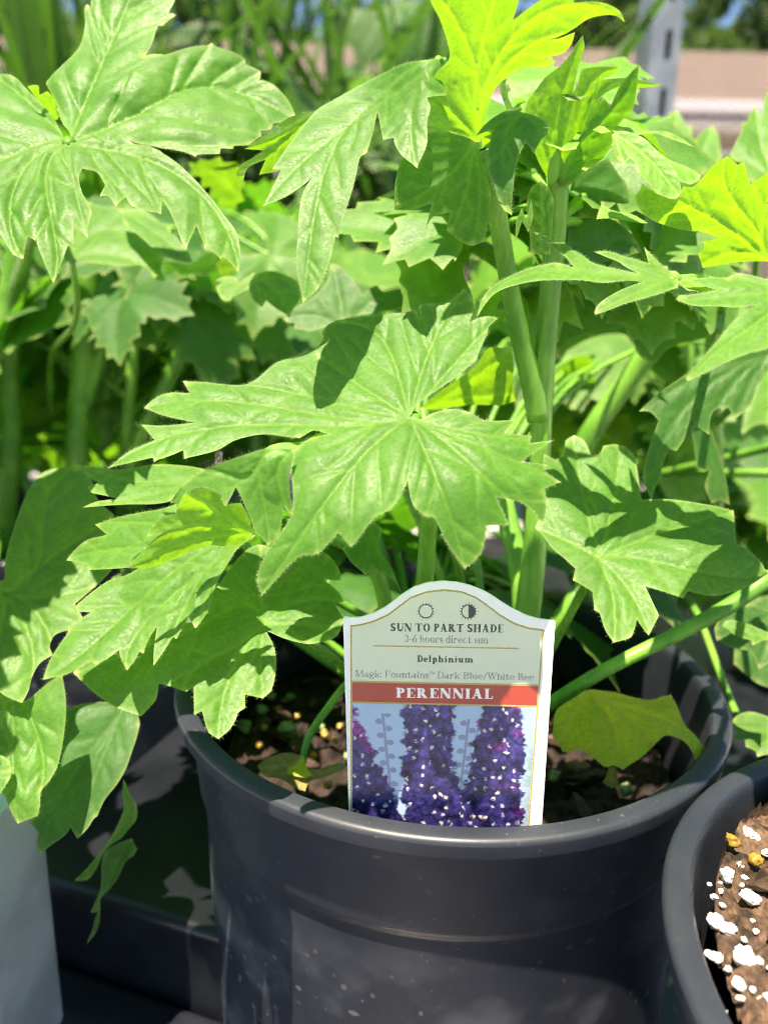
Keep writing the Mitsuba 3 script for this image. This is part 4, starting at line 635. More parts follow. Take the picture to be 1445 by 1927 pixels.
leaf(MP, 'o', [(1000,575),(1035,520),(1055,515),(1075,600),(1115,650),(1060,665),(940,640),(945,590)], (1045,530), [(950,610),(1110,650)], .1970, (0,-.6,.8), 'm_leaf_old', 4, step=3.5)
stem(MP, [BASE + (.014, -.002, -.004), at(1040, 1322, .2125), at(1130, 1266, .2140), at(1240, 1210, .2165), at(1352, 1152, .221), at(1450, 1085, .225)], [.0015, .0018, .0020, .0021, .0022], 'leaf_stalk')
stem(MP, [BASE + (.012, .004, -.002), at(1060, 1150, .236), at(1105, 1090, .24)], [.0022, .0019], 'leaf_stalk')

# ---- left plant
SL = [(-.03, -.01), (.03, .01), (.06, .03)]
stem(LP, [LB + (-.02, 0, 0), at(2, 1000, .400), at(14, 800, .392), at(12, 640, .385), at(35, 490, .375), at(60, 300, .37)], [.0075, .0072, .0070, .0062, .005])
stem(LP, [LB + (.03, .01, 0), at(145, 900, .400), at(152, 720, .394), at(160, 600, .390), at(160, 500, .385), at(158, 420, .38)], [.0055, .0050, .0056, .0078, .006])
stem(LP, [at(163, 760, .397), at(195, 640, .392), at(218, 575, .389), at(226, 562, .388)], [.0034, .0032, .0030, .0026])
stem(LP, [LB + (.06, .03, 0), at(255, 860, .402), at(310, 730, .392), at(352, 640, .384), at(378, 585, .380)], [.0042, .0042, .0040, .0038], 'leaf_stalk')
stem(LP, [at(100, 960, .41), at(60, 930, .405), at(28, 850, .40)], [.0030, .0030], 'leaf_stalk')
stem(LP, [LB + (.10, .05, 0), at(485, 800, .45), at(465, 640, .44), at(440, 560, .43)], [.0045, .0040, .0034], 'leaf_stalk')
G = [(315,650),(318,600),(285,560),(262,500),(240,440),(205,372),(225,352),(238,335),(285,290),(345,230),(372,180),(386,100),(382,30),(398,14),(410,36),(415,-20),(440,-110),(560,-160),(720,-160),(810,-80),(792,0),(762,55),(798,62),(740,108),(715,112),(690,190),(660,245),(612,285),(650,252),(715,240),(745,246),(820,222),(880,208),(945,200),(958,188),(975,206),(1060,235),(1110,262),(1112,288),(1180,318),(1180,350),(1172,358),(1230,375),(1272,412),(1312,462),(1340,525),(1300,552),(1240,555),(1225,582),(1180,590),(1185,612),(1130,650),(1060,655),(1055,668),(1000,668),(995,692),(900,695),(885,705),(850,690),(750,670),(632,648),(480,600),(560,625),(620,650),(700,668),(780,720),(830,760),(900,830),(960,900),(1020,980),(1070,1050),(1090,1150),(1080,1235),(1050,1195),(1012,1160),(1000,1172),(940,1112),(930,1120),(890,1022),(845,1122),(828,1098),(775,970),(735,900),(730,966),(660,952),(600,930),(570,888),(525,930),(490,888),(452,885),(478,835),(440,780),(372,762),(358,800),(372,870),(395,910),(416,960),(405,1000),(396,1072),(360,1040),(330,1010),(336,1132),(308,1108),(275,1200),(240,1278),(205,1200),(190,1165),(165,1090),(142,930),(158,1000),(160,1088),(125,1068),(104,1172),(60,1150),(20,1090),(-40,1000),(-120,860),(-170,700),(-150,560),(-80,440),(-20,330),(60,342),(120,400),(180,460),(240,530),(285,610),(300,648)]
leaf(LP, 'a', G, (312,640), [[(360,520),(440,330),(520,150),(640,-140)], [(520,560),(640,500),(850,400),(1100,420),(1330,530)], [(520,680),(760,760),(980,960),(1080,1220)], [(240,700),(210,760),(235,1000),(240,1270)], [(180,690),(60,860),(100,1160)], [(200,640),(0,720),(-150,720)], [(240,560),(120,450),(-10,345)]],
     .1850, (.02,-.70,.71), 'm_leaf', 2.6, .035, step=4.4, hair=1, relief=2.0, ctrl=[(640,-140,-.006),(1340,525,.004),(1090,1200,-.006),(240,1278,-.008),(-150,700,-.002),(612,285,-.003),(630,648,.004),(285,560,.003)], stalk=[at(118,300,.205), at(70,420,.29), at(20,560,.385)], stalk_r=.0022, label='large lit leaf in the upper left corner')
leaf(LP, 'p', [(250,780),(300,762),(352,770),(360,855),(430,820),(500,900),(555,1045),(505,1085),(420,1000),(340,900)], (520,1060), [[(420,920),(300,775)]], .197, (.1,-.8,-.6), 'm_leaf_young', 1, under=True, step=5)
leaf(LP, 'f', [(20,216),(22,170),(25,126),(40,60),(60,-4),(100,-124),(140,-205),(190,-264),(280,-290),(370,-300),(400,-270),(415,-230),(440,-150),(520,-70),(490,20),(520,120),(500,180),(430,250),(340,330),(380,400),(330,440),(250,470),(225,520),(240,560),(180,600),(145,660),(130,720),(100,778),(50,760),(0,730),(-60,650),(-100,480),(-80,320),(-20,240)], (28,285), [[(190,80),(200,-100),(350,-290)], [(150,180),(380,20),(505,-60)], [(170,300),(420,250)], [(110,420),(150,560),(100,770)], [(0,480),(-60,630)], [(130,330),(240,530)]], .2050, (.06,-.62,.78), 'm_leaf', 1.8, .02, step=5.5, relief=1.2, ctrl=[(370,-300,.004),(100,778,-.004)], stalk=[at(-10,1160,.23), at(0,1000,.38)])
leaf(LP, 'f', [(0,738),(60,762),(110,770),(180,720),(215,690),(280,645),(298,760),(292,900),(262,1060),(225,1130),(185,1180),(182,1240),(170,1290),(80,1326),(50,1270),(20,1200),(-30,1120),(-90,1000),(-80,850)], (40,650), [[(120,800),(190,1000),(180,1170)], [(60,900),(60,1150),(82,1318)], [(0,900),(-60,1000)]], .1930, (.05,-.72,.69), 'm_leaf', 1.5, .03, step=4.6, hair=1, relief=1.5)
leaf(LP, 'f', [(-30,1010),(10,1018),(40,1040),(52,1080),(45,1120),(20,1160),(-10,1210),(-40,1200)], (-30,1100), [(48,1080)], .1780, (.1,-.7,.7), 'm_leaf', 1, step=4.6, hair=1)
leaf(LP, 'q', [(150,410),(195,455),(190,510),(206,572),(270,520),(330,478),(350,455),(365,432),(380,460),(400,492),(450,440),(488,382),(500,375),(540,290),(600,215),(645,140),(668,80),(720,-100),(700,-180),(560,-215),(450,-210),(330,-180),(290,20),(260,150),(205,260)], (640,-190), [[(440,80),(300,300),(205,560)], [(500,150),(400,480)]], .212, (.05,-.72,.69), 'm_leaf_shaded', 1.5, .02, step=6, ctrl=[(206,572,-.004)])
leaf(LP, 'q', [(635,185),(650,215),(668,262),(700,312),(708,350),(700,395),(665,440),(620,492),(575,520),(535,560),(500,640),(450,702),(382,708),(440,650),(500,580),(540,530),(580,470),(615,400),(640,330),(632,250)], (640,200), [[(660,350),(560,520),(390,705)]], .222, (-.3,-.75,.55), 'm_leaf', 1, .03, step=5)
leaf(LP, 'q', [(535,570),(600,520),(680,490),(706,545),(690,575),(650,605),(610,690),(575,740),(520,800),(516,870),(512,930),(485,990),(445,1036),(475,960),(492,900),(505,870),(466,872),(500,800),(520,740)], (660,510), [[(580,680),(505,880),(450,1030)]], .226, (-.2,-.8,.5), 'm_leaf_shaded', 1, .02, step=6)
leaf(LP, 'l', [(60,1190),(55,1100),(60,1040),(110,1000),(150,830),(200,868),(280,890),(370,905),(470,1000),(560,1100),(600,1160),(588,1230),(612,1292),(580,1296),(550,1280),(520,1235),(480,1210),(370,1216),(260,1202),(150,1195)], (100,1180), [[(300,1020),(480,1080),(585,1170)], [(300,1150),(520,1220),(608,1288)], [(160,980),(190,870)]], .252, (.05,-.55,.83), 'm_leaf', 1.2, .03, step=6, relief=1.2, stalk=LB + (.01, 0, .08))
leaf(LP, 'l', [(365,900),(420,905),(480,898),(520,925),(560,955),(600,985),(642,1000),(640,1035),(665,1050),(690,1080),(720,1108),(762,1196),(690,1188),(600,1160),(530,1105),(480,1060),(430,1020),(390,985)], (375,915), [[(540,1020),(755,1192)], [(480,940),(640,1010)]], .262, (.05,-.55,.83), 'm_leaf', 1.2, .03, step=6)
leaf(LP, 'l', [(590,1180),(680,1192),(760,1196),(830,1130),(880,1140),(950,1190),(1000,1260),(960,1320),(900,1352),(820,1345),(740,1320),(640,1310),(600,1250)], (780,1360), [[(700,1260),(600,1190)], [(860,1250),(980,1260)]], .335, (0,-.75,-.4), 'm_leaf_shaded', 1, .02, under=True, step=7)
leaf(LP, 'l', [(1065,1320),(1085,1275),(1115,1258),(1140,1243),(1200,1242),(1260,1262),(1310,1285),(1340,1310),(1352,1360),(1340,1400),(1300,1460),(1285,1495),(1255,1470),(1215,1448),(1180,1420),(1160,1402),(1135,1437),(1100,1410),(1075,1375)], (1090,1290), [[(1180,1320),(1260,1420),(1283,1485)], [(1120,1380),(1133,1430)], [(1220,1280),(1340,1320)]], .236, (-.1,-.72,.69), 'm_leaf', 2, .03, step=4.6, hair=1)
leaf(LP, 'l', [(885,1290),(930,1270),(990,1275),(1010,1300),(1100,1245),(1070,1300),(1060,1345),(1000,1375),(962,1415),(915,1390),(890,1340)], (1090,1290), [[(1000,1330),(962,1405)], [(960,1310),(892,1310)]], .243, (-.1,-.6,.78), 'm_leaf', 2, step=5)
leaf(LP, 'l', [(700,1335),(760,1330),(850,1380),(900,1392),(980,1375),(1060,1405),(960,1425),(880,1440),(800,1460),(740,1430),(600,1360),(480,1300),(430,1265),(560,1310)], (800,1430), [[(640,1360),(440,1270)], [(900,1405),(1050,1405)]], .372, (0,-.8,-.5), 'm_leaf_young', 0, under=True, step=7)
leaf(LP, 'l', [(735,650),(780,655),(800,630),(850,640),(905,615),(925,650),(1010,650),(940,672),(840,680),(930,690),(1020,665),(1000,720),(1045,760),(1020,800),(1042,860),(1000,870),(985,930),(955,890),(900,880),(905,830),(850,840),(860,780),(800,790),(810,730),(765,720)], (1020,850), [[(920,740),(740,652)], [(960,760),(905,622)], [(960,860),(855,835)]], .30, (.1,-.8,-.5), 'm_leaf_young', 1, under=True, step=7)
leaf(LP, 'l', [(885,1205),(930,1165),(970,1190),(985,1225),(960,1265),(910,1260)], (890,1230), [(980,1220)], .30, (0,-.9,-.4), 'm_leaf_young', 1, under=True, step=6)
leaf(LP, 'd', [(510,270),(560,235),(620,208),(690,198),(770,188),(720,225),(650,290),(580,285),(660,310),(730,290),(800,238),(795,290),(770,330),(740,350),(708,400),(660,360),(600,345),(550,310)], (515,285), [[(640,235),(760,192)], [(660,340),(705,392)], [(720,310),(798,245)]], .40, (0,-.45,.9), 'm_leaf', 1, step=7, stalk=LB + (.02, .02, .05))
leaf(LP, 'd', [(85,400),(60,470),(90,540),(190,600),(330,560),(340,350),(330,240),(200,190),(140,260),(100,330)], (340,500), [[(220,420),(90,420)], [(220,320),(200,200)]], .43, (0,-.8,-.3), 'm_leaf_shaded', 1, under=True, step=8)
leaf(LP, 'd', [(420,330),(500,300),(600,330),(700,390),(690,440),(620,520),(560,570),(430,560),(410,450)], (430,540), [[(540,440),(690,400)]], .43, (0,-.8,.3), 'm_leaf_shaded', 1, step=8)
# ---- right plant
RB = at(1120, 950, .36) * (1, 1, 0) + (0, 0, ZR - .02)
stem(RP, [RB, at(1102, 832, .318), at(1160, 745, .312), at(1218, 666, .305), at(1262, 600, .298), at(1330, 520, .27)], [.0050, .0048, .0046, .0044, .0036])
stem(RP, [RB + (.05, .02, 0), at(1345, 900, .32), at(1340, 700, .30), at(1400, 450, .26)], [.0040, .0036, .0030])
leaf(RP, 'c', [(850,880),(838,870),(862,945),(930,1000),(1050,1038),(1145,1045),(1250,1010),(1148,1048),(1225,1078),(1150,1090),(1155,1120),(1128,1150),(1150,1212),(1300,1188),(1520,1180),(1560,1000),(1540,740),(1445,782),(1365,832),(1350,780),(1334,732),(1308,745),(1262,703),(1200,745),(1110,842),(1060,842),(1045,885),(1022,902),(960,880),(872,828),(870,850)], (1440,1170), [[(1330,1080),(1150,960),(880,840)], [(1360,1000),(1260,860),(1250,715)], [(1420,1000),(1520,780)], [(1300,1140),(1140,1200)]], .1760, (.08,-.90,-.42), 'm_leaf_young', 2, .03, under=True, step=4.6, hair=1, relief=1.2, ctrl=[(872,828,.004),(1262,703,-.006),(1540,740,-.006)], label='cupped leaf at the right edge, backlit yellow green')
leaf(RP, 'c', [(668,990),(678,955),(692,923),(740,952),(830,970),(900,1005),(870,1008),(800,998),(730,988)], (900,1005), [(680,960)], .1770, (0,-.6,.8), 'm_leaf_young', 1, step=4, hair=1)
leaf(RP, 'c', [(130,1428),(138,1390),(155,1345),(195,1300),(240,1270),(300,1240),(360,1215),(430,1198),(500,1190),(570,1212),(525,1160),(470,1118),(430,1085),(388,1052),(430,1068),(505,1112),(490,1098),(476,1080),(520,1098),(565,1135),(610,1160),(650,1190),(760,1218),(860,1238),(800,1205),(770,1185),(710,1160),(658,1138),(720,1138),(790,1160),(850,1175),(905,1195),(885,1118),(930,1165),(965,1200),(1005,1235),(1038,1270),(1034,1302),(980,1320),(900,1345),(780,1380),(720,1405),(660,1422),(662,1400),(690,1365),(780,1312),(880,1275),(800,1270),(700,1280),(600,1268),(500,1268),(420,1270),(350,1280),(270,1300),(210,1328),(165,1375)], (1010,1262), [[(800,1250),(480,1222),(240,1290),(133,1420)], [(760,1240),(560,1200),(395,1058)], [(850,1220),(665,1142)], [(880,1310),(664,1416)], [(940,1200),(892,1128)]], .1570, (.0,-.50,.86), 'm_leaf', 2.2, .03, step=3.8, hair=3, relief=.8, ctrl=[(130,1428,-.004),(388,1052,.004)], label='hairy leaf with long narrow lobes at the right', stalk=[at(1350,540,.20), at(1338,640,.29)])
leaf(RP, 'c', [(1000,1226),(1020,1224),(1060,1250),(1120,1258),(1182,1292),(1200,1312),(1160,1318),(1080,1312),(1040,1280)], (1200,1312), [(1005,1228)], .1560, (0,-.5,.86), 'm_leaf_young', 1, step=3.6, hair=2)
leaf(RP, 'e', [(1030,150),(1042,132),(1070,132),(1130,125),(1215,108),(1150,90),(1075,62),(1160,52),(1260,50),(1310,32),(1380,45),(1445,60),(1540,60),(1600,160),(1560,320),(1445,372),(1360,395),(1270,430),(1180,475),(1082,522),(1075,505),(1095,480),(1135,430),(1185,375),(1240,310),(1280,260),(1330,215),(1390,178),(1300,188),(1200,182),(1120,182),(1060,166)], (1540,120), [[(1400,120),(1220,140),(1038,150)], [(1440,220),(1300,320),(1086,515)], [(1420,80),(1265,55)]], .1520, (-.05,-.55,.83), 'm_leaf', 2, .03, step=4.2, hair=2, ctrl=[(1082,522,-.004)], label='pointed hairy leaf at the right edge', stalk=[at(1470,640,.2), at(1345,800,.31)])
leaf(RP, 'e', [(860,660),(900,620),(960,570),(1000,540),(1090,480),(1200,420),(1320,390),(1445,365),(1540,350),(1540,450),(1445,480),(1400,530),(1378,600),(1350,650),(1300,690),(1260,640),(1210,650),(1185,690),(1180,765),(1140,740),(1095,690),(1070,780),(1030,840),(1000,830),(975,880),(955,960),(930,1020),(918,1062),(890,1000),(880,960),(890,880),(920,780),(950,700),(905,660)], (1450,400), [[(1200,520),(1000,740),(918,1055)], [(1180,480),(870,655)], [(1280,540),(1180,755)], [(1380,500),(1300,680)]], .2080, (0,-.88,.45), 'm_leaf_shaded', 1.5, .02, step=5.5, ctrl=[(918,1062,-.004)])
leaf(RP, 'e', [(1095,730),(1130,715),(1180,735),(1205,790),(1235,880),(1255,970),(1272,1085),(1230,1060),(1190,1078),(1160,1000),(1180,930),(1120,915),(1110,820)], (1130,720), [[(1200,900),(1268,1075)]], .24, (.1,-.9,.3), 'm_leaf_shaded', 1, step=6)
leaf(RP, 'e', [(210,200),(240,150),(310,105),(450,95),(600,100),(780,130),(950,180),(1120,230),(1290,290),(1150,330),(1000,372),(930,442),(880,420),(850,390),(828,335),(760,300),(620,312),(540,340),(490,400),(480,440),(470,360),(440,300),(330,180),(250,190)], (1000,300), [[(640,200),(310,110)], [(720,280),(490,390)]], .245, (0,-.65,-.3), 'm_leaf_shaded', .5, under=True, step=6)
leaf(RP, 'e', [(470,480),(500,420),(560,370),(640,330),(720,310),(800,310),(850,380),(880,450),(800,560),(720,620),(640,600),(600,660),(540,640),(480,560)], (860,440), [[(680,420),(520,420)], [(700,520),(560,620)]], .36, (0,-.6,.8), 'm_leaf', 1, step=7)
leaf(RP, 'e', [(450,560),(480,500),(540,420),(640,410),(660,470),(655,560),(600,610),(560,580),(500,570)], (650,440), [[(560,500),(460,555)]], .345, (0,-.8,-.5), 'm_leaf_young', 1, under=True, step=7)
leaf(RP, 'e', [(830,270),(880,260),(960,240),(1060,250),(1160,290),(1080,350),(1040,362),(980,340),(930,300),(860,290)], (1000,240), [(840,272),(1060,350)], .30, (0,-.8,-.5), 'm_leaf_young', 1, under=True, step=7)
leaf(RP, 'e', [(745,255),(850,210),(960,225),(905,180),(970,200),(1000,130),(950,150),(880,130),(780,190)], (980,230), [(760,250)], .29, (0,-.8,-.5), 'm_leaf_young', 1, under=True, step=7)
leaf(RP, 'c', [(920,640),(960,570),(1000,510),(1032,498),(1055,530),(1070,562),(1100,568),(1104,640),(1145,600),(1192,562),(1220,612),(1228,660),(1238,722),(1190,770),(1150,792),(1080,750),(1000,705),(940,670)], (1100,800), [[(1040,680),(1028,505)], [(1140,700),(1190,570)]], .33, (0,-.75,.66), 'm_leaf', 1, .02, step=6, stalk=RB + (.04, .01, .08))
leaf(RP, 'c', [(1270,705),(1300,640),(1320,600),(1332,545),(1348,555),(1370,500),(1388,478),(1410,525),(1425,470),(1445,418),(1520,380),(1600,500),(1600,800),(1480,850),(1372,822),(1345,770),(1328,738),(1295,728)], (1500,840), [[(1420,680),(1390,490)], [(1480,640),(1520,395)], [(1400,760),(1280,705)]], .240, (-.05,-.72,.69), 'm_leaf', 1.5, .03, step=5, hair=1, ctrl=[(1520,380,-.004)], stalk=RB + (.06, .0, .1))
leaf(RP, 'n', [(1148,80),(1180,62),(1225,55),(1280,66),(1330,80),(1390,108),(1445,130),(1520,140),(1520,215),(1445,175),(1350,208),(1345,180),(1290,165),(1240,145),(1200,110)], (1480,165), [[(1320,130),(1155,80)]], .2050, (0,-.5,.86), 'm_leaf', 1, step=4.2, hair=1)
leaf(RP, 'n', [(1130,175),(1120,100),(1165,30),(1200,-20),(1320,-40),(1445,-10),(1540,0),(1540,360),(1445,320),(1390,355),(1375,320),(1340,250),(1270,235),(1200,212)], (1500,10), [[(1320,100),(1135,165)], [(1440,180),(1390,345)]], .2350, (0,-.7,.71), 'm_leaf_shaded', 1, .02, step=6, stalk=RB + (.05, -.01, .03))
leaf(RP, 'n', [(1215,702),(1235,660),(1270,632),(1300,620),(1340,615),(1400,630),(1445,645),(1540,660),(1540,920),(1445,880),(1380,892),(1370,860),(1310,830),(1305,790),(1215,780),(1260,745)], (1520,760), [[(1380,720),(1225,700)], [(1420,800),(1382,885)]], .222, (0,-.55,.83), 'm_leaf', 1, .02, step=5.5, stalk=RB + (.03, -.02, .0))
leaf(RP, 'g', [(1290,600),(1300,500),(1340,440),(1400,300),(1500,280),(1500,720),(1400,690)], (1480,420), [(1300,560)], .27, (0,-.7,.7), 'm_leaf_shaded', 1, step=8)
# mid-distance leaves behind the gap in the middle
leaf(LP, 'b', [(405,1205),(420,1165),(440,1145),(500,1140),(560,1128),(640,1150),(700,1170),(770,1195),(835,1232),(815,1265),(800,1292),(720,1300),(650,1312),(570,1290),(500,1270),(440,1245)], (600,1290), [[(540,1210),(420,1180)], [(700,1240),(830,1235)]], .42, (0,-.42,.9), 'm_leaf', 1, step=7, stalk=(-.06, .2, ZR))
leaf(MP, 'b', [(200,1446),(240,1400),(330,1350),(400,1270),(415,1195),(450,1200),(480,1230),(520,1270),(545,1310),(560,1335),(600,1300),(622,1290),(650,1320),(700,1312),(772,1286),(765,1340),(758,1372),(740,1400),(700,1405),(600,1420),(470,1446),(400,1480),(280,1500)], (480,1500), [[(460,1380),(430,1210)], [(560,1400),(765,1295)], [(350,1430),(210,1446)]], .245, (0,-.72,.55), 'm_leaf_shaded', 1, .02, step=6, stalk=BASE + (0, .02, .02))
leaf(MP, 'b', [(820,1310),(825,1230),(832,1150),(852,1180),(872,1200),(900,1260),(922,1310),(940,1210),(962,1128),(975,1145),(990,1152),(992,1230),(988,1300),(1060,1380),(1055,1445),(990,1500),(880,1500),(800,1445),(790,1380)], (930,1500), [[(880,1380),(835,1160)], [(960,1300),(964,1140)], [(1000,1440),(1058,1385)]], .26, (0,-.9,.3), 'm_leaf', 1, .02, step=6, stalk=BASE + (.01, .02, .02))
leaf(MP, 'b', [(700,950),(760,985),(800,1000),(935,990),(930,1060),(1000,1090),(1080,1110),(1090,1180),(1010,1160),(900,1130),(820,1090),(770,1040)], (1000,1100), [[(860,1040),(720,960)]], .27, (0,-.8,.3), 'm_leaf_shaded', 1, step=7)

# ---- plants further back
far = [('leafy plant in mid distance behind the left plant, soft out of focus', (-.10, .34, .12), .24, 16, 21, ('m_leaf', 'm_leaf_shaded')), ('out of focus leafy plant in the middle behind the crown of young leaves', (.10, .32, .10), .27, 18, 22, ('m_leaf', 'm_leaf_young')),
       ('out of focus leafy plant at the far right under the roof', (.34, .46, .02), .16, 16, 23, ('m_leaf', 'm_leaf_shaded')), ('out of focus leafy plant at the far left behind thick stems', (-.34, .42, .1), .32, 20, 24, ('m_leaf_shaded', 'm_leaf')),
       ('dim leafy plant in deep shade left of the centre, furthest back', (-.16, .62, .06), .34, 20, 25, ('m_leaf_shaded',)), ('dim leafy plant behind the backlit leaf at the right', (.30, .85, .06), .24, 16, 26, ('m_leaf', 'm_leaf_shaded'))]
for lab, b, h, n_, sd, mats in far: gen_plant(thing('delphinium_plant', lab, 'plant'), b, h, n_, sd, mats)
gen_plant(LP, LB + (.03, .02, 0), .15, 12, 31, ('m_leaf_shaded', 'm_leaf'), (.6, 1.0), .09, 1, (20, 200))
gen_plant(MP, BASE + (0, .02, 0), .07, 7, 33, ('m_leaf_shaded',), (.5, .8), .06, 1, (20, 160), .2)
def canopy(plant, spots, seed, mats, root, size=(.8, 1.2), sr=1.0):
    rng = np.random.default_rng(seed)
    for (x, y, z) in spots:
        o = np.array([x, y, z]); a = rng.uniform(0, 6.28); nrm = unit(np.array([math.cos(a) * .45, math.sin(a) * .3 - .75, 1])); dv = unit(o - root) * (1, 1, 0) + rng.normal(0, .3, 3) * (1, 1, 0)
        put('leaf_stalk', tube_mesh([root, root * .6 + o * .4 + (0, 0, .07), o], [.0022 * sr, .0017 * sr, .0012 * sr], 10, 6), 'm_stem', plant, smooth=True)
        d = dict(gen_dict(mats[int(rng.integers(len(mats)))], int(rng.integers(5)), 5)); d['to_world'] = T(frame(o, nrm, unit(dv - (0, 0, .15)), rng.uniform(*size))); put('leaf', d, None, plant)
rc = np.random.default_rng(77)
canopy(LP, [q for q in [(rc.uniform(-.38, -.07), rc.uniform(.10, .38), rc.uniform(.27, .325)) for _ in range(44)] if q[2] > .298 or q[0] > -.14], 78, ('m_leaf', 'm_leaf_shaded', 'm_leaf_shaded', 'm_leaf_shaded'), LB + (.03, .02, .06), (.38, .66))
for (x, y, z, az) in [(-.062, .004, .196, 2.0), (-.040, .022, .19, 1.0), (-.085, .03, .192, 2.6)]:  # leaves added out of sight behind others to shade the soil
    d = dict(gen_dict('m_leaf_shaded', int(rc.integers(5)), 5)); d['to_world'] = T(frame((x, y, z), (0, -.1, 1), (math.cos(az), math.sin(az), 0), .36)); put('leaf', d, None, MP); put('leaf_stalk', tube_mesh([BASE, (x * .6, y * .5, z - .02), (x, y, z)], [.0018, .0014, .001], 10, 8), 'm_stem', MP, smooth=True)
for (x, y, z) in [(-.175, -.085, .235), (-.165, -.12, .24), (-.19, -.03, .225), (-.150, -.092, .292), (-.150, -.055, .302), (-.142, -.022, .306), (-.16, -.075, .27)]:  # leaves added left of the frame to shade the lower left
    d = dict(gen_dict('m_leaf', int(rc.integers(5)), 5)); d['to_world'] = T(frame((x, y, z), (.05, -.1, 1), (-.4, -1, -.1), .45)); put('leaf', d, None, LP); put('leaf_stalk', tube_mesh([LB + (-.02, -.03, .05), (x - .05, y * .4 + .05, z + .01), (x, y, z)], [.002, .0016, .0012], 14, 8), 'm_stem', LP, smooth=True)
canopy(MP, [(rc.uniform(-.02, .20), rc.uniform(.12, .26), rc.uniform(.225, .265)) for _ in range(14)], 80, ('m_leaf_shaded', 'm_leaf', 'm_leaf_young'), BASE + (-.01, .03, .0), (.4, .65), .6)
d = dict(gen_dict('m_leaf', 1, 5)); d['to_world'] = T(frame((.094, -.086, .302), (.05, -.1, 1), (-.6, -.8, -.05), .46)); put('leaf', d, None, RP); put('leaf_stalk', tube_mesh([RB + (.03, 0, .06), (.16, .0, .27), (.094, -.086, .302)], [.002, .0016, .0012], 14, 8), 'm_stem', RP, smooth=True)  # leaf added outside the frame to shade the right pot's rim
d = dict(gen_dict('m_leaf', 2, 5)); d['to_world'] = T(frame((.118, -.108, .232), (.05, -.1, 1), (-1, .15, -.05), .66)); put('leaf', d, None, RP); put('leaf_stalk', tube_mesh([RB + (.03, 0, .06), (.2, .0, .23), (.112, -.112, .226)], [.002, .0016, .0012], 14, 8), 'm_stem', RP, smooth=True)  # second unseen leaf, added to shade the right pot's soil
# tall strap leaved plants at the upper left
def strap(key, base, n, seed, h=.55):
    rng = np.random.default_rng(seed); base = np.asarray(base, float)
    for i in range(n):
        a = rng.uniform(0, 6.28); lean = rng.uniform(.05, .9); L = h * rng.uniform(.6, 1.1); d = np.array([math.cos(a), math.sin(a), 0]); o = base + rng.normal(0, .035, 3) * (1, 1, 0); m = 14
        t = np.linspace(0, 1, m)[:, None]; p = o + d * (lean * L * t ** 1.7) + np.array([0, 0, 1.0]) * L * (t - .18 * lean * t ** 3); wd = .0075 * rng.uniform(.6, 1.3) * np.sin(np.pi * np.clip(t * .93 + .07, 0, 1)) ** .6
        tw = rng.uniform(-1, 1); s = np.array([-math.sin(a + tw), math.cos(a + tw), 0]); nn = norm_rows(np.cross(np.gradient(p, axis=0), s))
        V = np.concatenate([p - s * wd + nn * wd * .35, p, p + s * wd + nn * wd * .35]); i_ = np.arange(m - 1); Fq = np.vstack([np.c_[i_, i_ + 1, i_ + m + 1], np.c_[i_, i_ + m + 1, i_ + m], np.c_[i_ + m, i_ + m + 1, i_ + 2 * m + 1], np.c_[i_ + m, i_ + 2 * m + 1, i_ + 2 * m]])
        put('blade', trimesh.Trimesh(V, Fq, process=False), 'm_grass', key, smooth=True, uv=np.c_[np.repeat([0, .5, 1.], m), np.tile(t[:, 0], 3)] * .05)
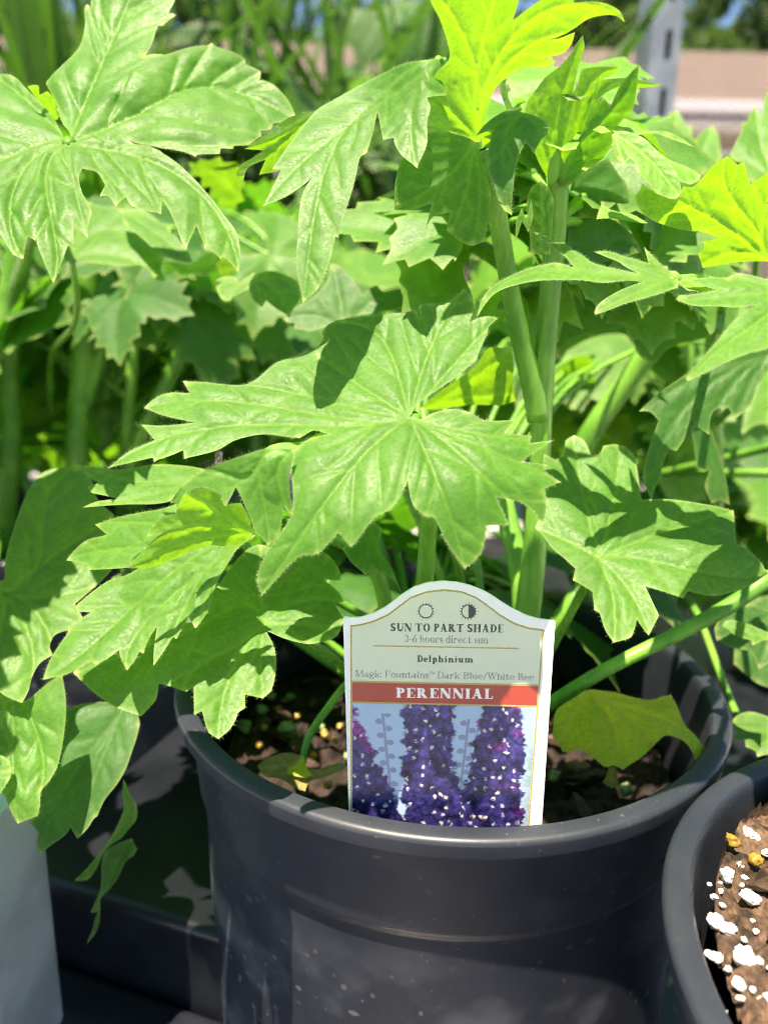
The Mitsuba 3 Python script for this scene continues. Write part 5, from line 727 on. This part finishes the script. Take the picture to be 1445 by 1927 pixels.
for lab, b, n_, sd, h in [('tall strap leaved plant in the dark upper left corner', (-.62, .70, .0), 64, 41, .90), ('tall strap leaved plant behind the large lit leaf', (-.42, .82, .0), 60, 42, .95), ('tall strap leaved plant left of the hanging lobe', (-.26, .95, .0), 40, 43, .98),
                          ('tall strap leaved plant right behind the hanging lobe', (-.08, .98, .0), 34, 44, .98), ('tall strap leaved plant next to the upright yellow leaf', (.06, 1.05, .0), 34, 45, .90), ('tall strap leaved plant furthest left at the frame edge', (-.84, .85, .0), 60, 46, .95)]:
    strap(thing('strap_leaf_plant', lab, 'plant'), b, n_, sd, h)
for lab, b, h, n_, sd in [('tall dark leafy plant behind the upper left leaf, strongly blurred', (-.40, .62, .0), .56, 26, 51), ('tall dark leafy plant at the top between the two big lit leaves', (-.22, .86, .0), .66, 26, 52), ('tall dark leafy plant at the top edge left of the yellow leaf', (-.06, 1.10, .0), .80, 22, 53), ('tall dark leafy plant cut by the left edge of the frame', (-.70, .80, .0), .66, 24, 54)]:
    gen_plant(thing('tall_plant', lab, 'plant'), b, h, n_, sd, ('m_grass', 'm_leaf_far'), (.7, 1.3), .13, 3)
# flowers
def flower(key_label, c, r, mat, seed, n=14, ground=True):
    k = thing('flower', key_label, 'flower'); rng = np.random.default_rng(seed); c = np.asarray(c, float)
    put('stem', tube_mesh([c * (1, 1, 0) + (0, .01, 0), c - (0, -.004, .05), c], [.003, .0025, .002], 10, 8), 'm_stem', k, smooth=True)
    for ring_, (el, rr) in enumerate(((.25, 1.0), (.7, .85), (1.15, .6))):
        for i in range(n - 3 * ring_):
            a = i / (n - 3 * ring_) * 6.283 + ring_ * .3; d = np.array([math.cos(a) * math.cos(el), math.sin(a) * math.cos(el), math.sin(el)]); nn = np.array([-math.cos(a) * math.sin(el), -math.sin(a) * math.sin(el), math.cos(el)])
            s = trimesh.creation.icosphere(2); v = s.vertices * (r * .24, r * .5 * rr, r * .045); v[:, 2] += (v[:, 1] / r) ** 2 * r * .25 + (v[:, 0] / r) ** 2 * r * .5; v[:, 1] += r * .5 * rr; s = trimesh.Trimesh(v, s.faces, process=False); s.apply_transform(frame(c, nn, d)); put('petal', s, mat, k, smooth=True)
flower('out of focus pink red flower at the right behind the cupped leaf', at(1255, 468, .62), .021, 'm_petal', 1)
flower('tiny blurred red flower between the stems at the left', at(122, 770, .62), .009, 'm_redpetal', 2)
# far pots standing on the concrete
pot(at(230, 850, .75)[:2] + (.0, .07), 'far grey pot rim seen between the stems at the left', .17); pot((.42, .42), 'far black pot under the plant at the right', .16)
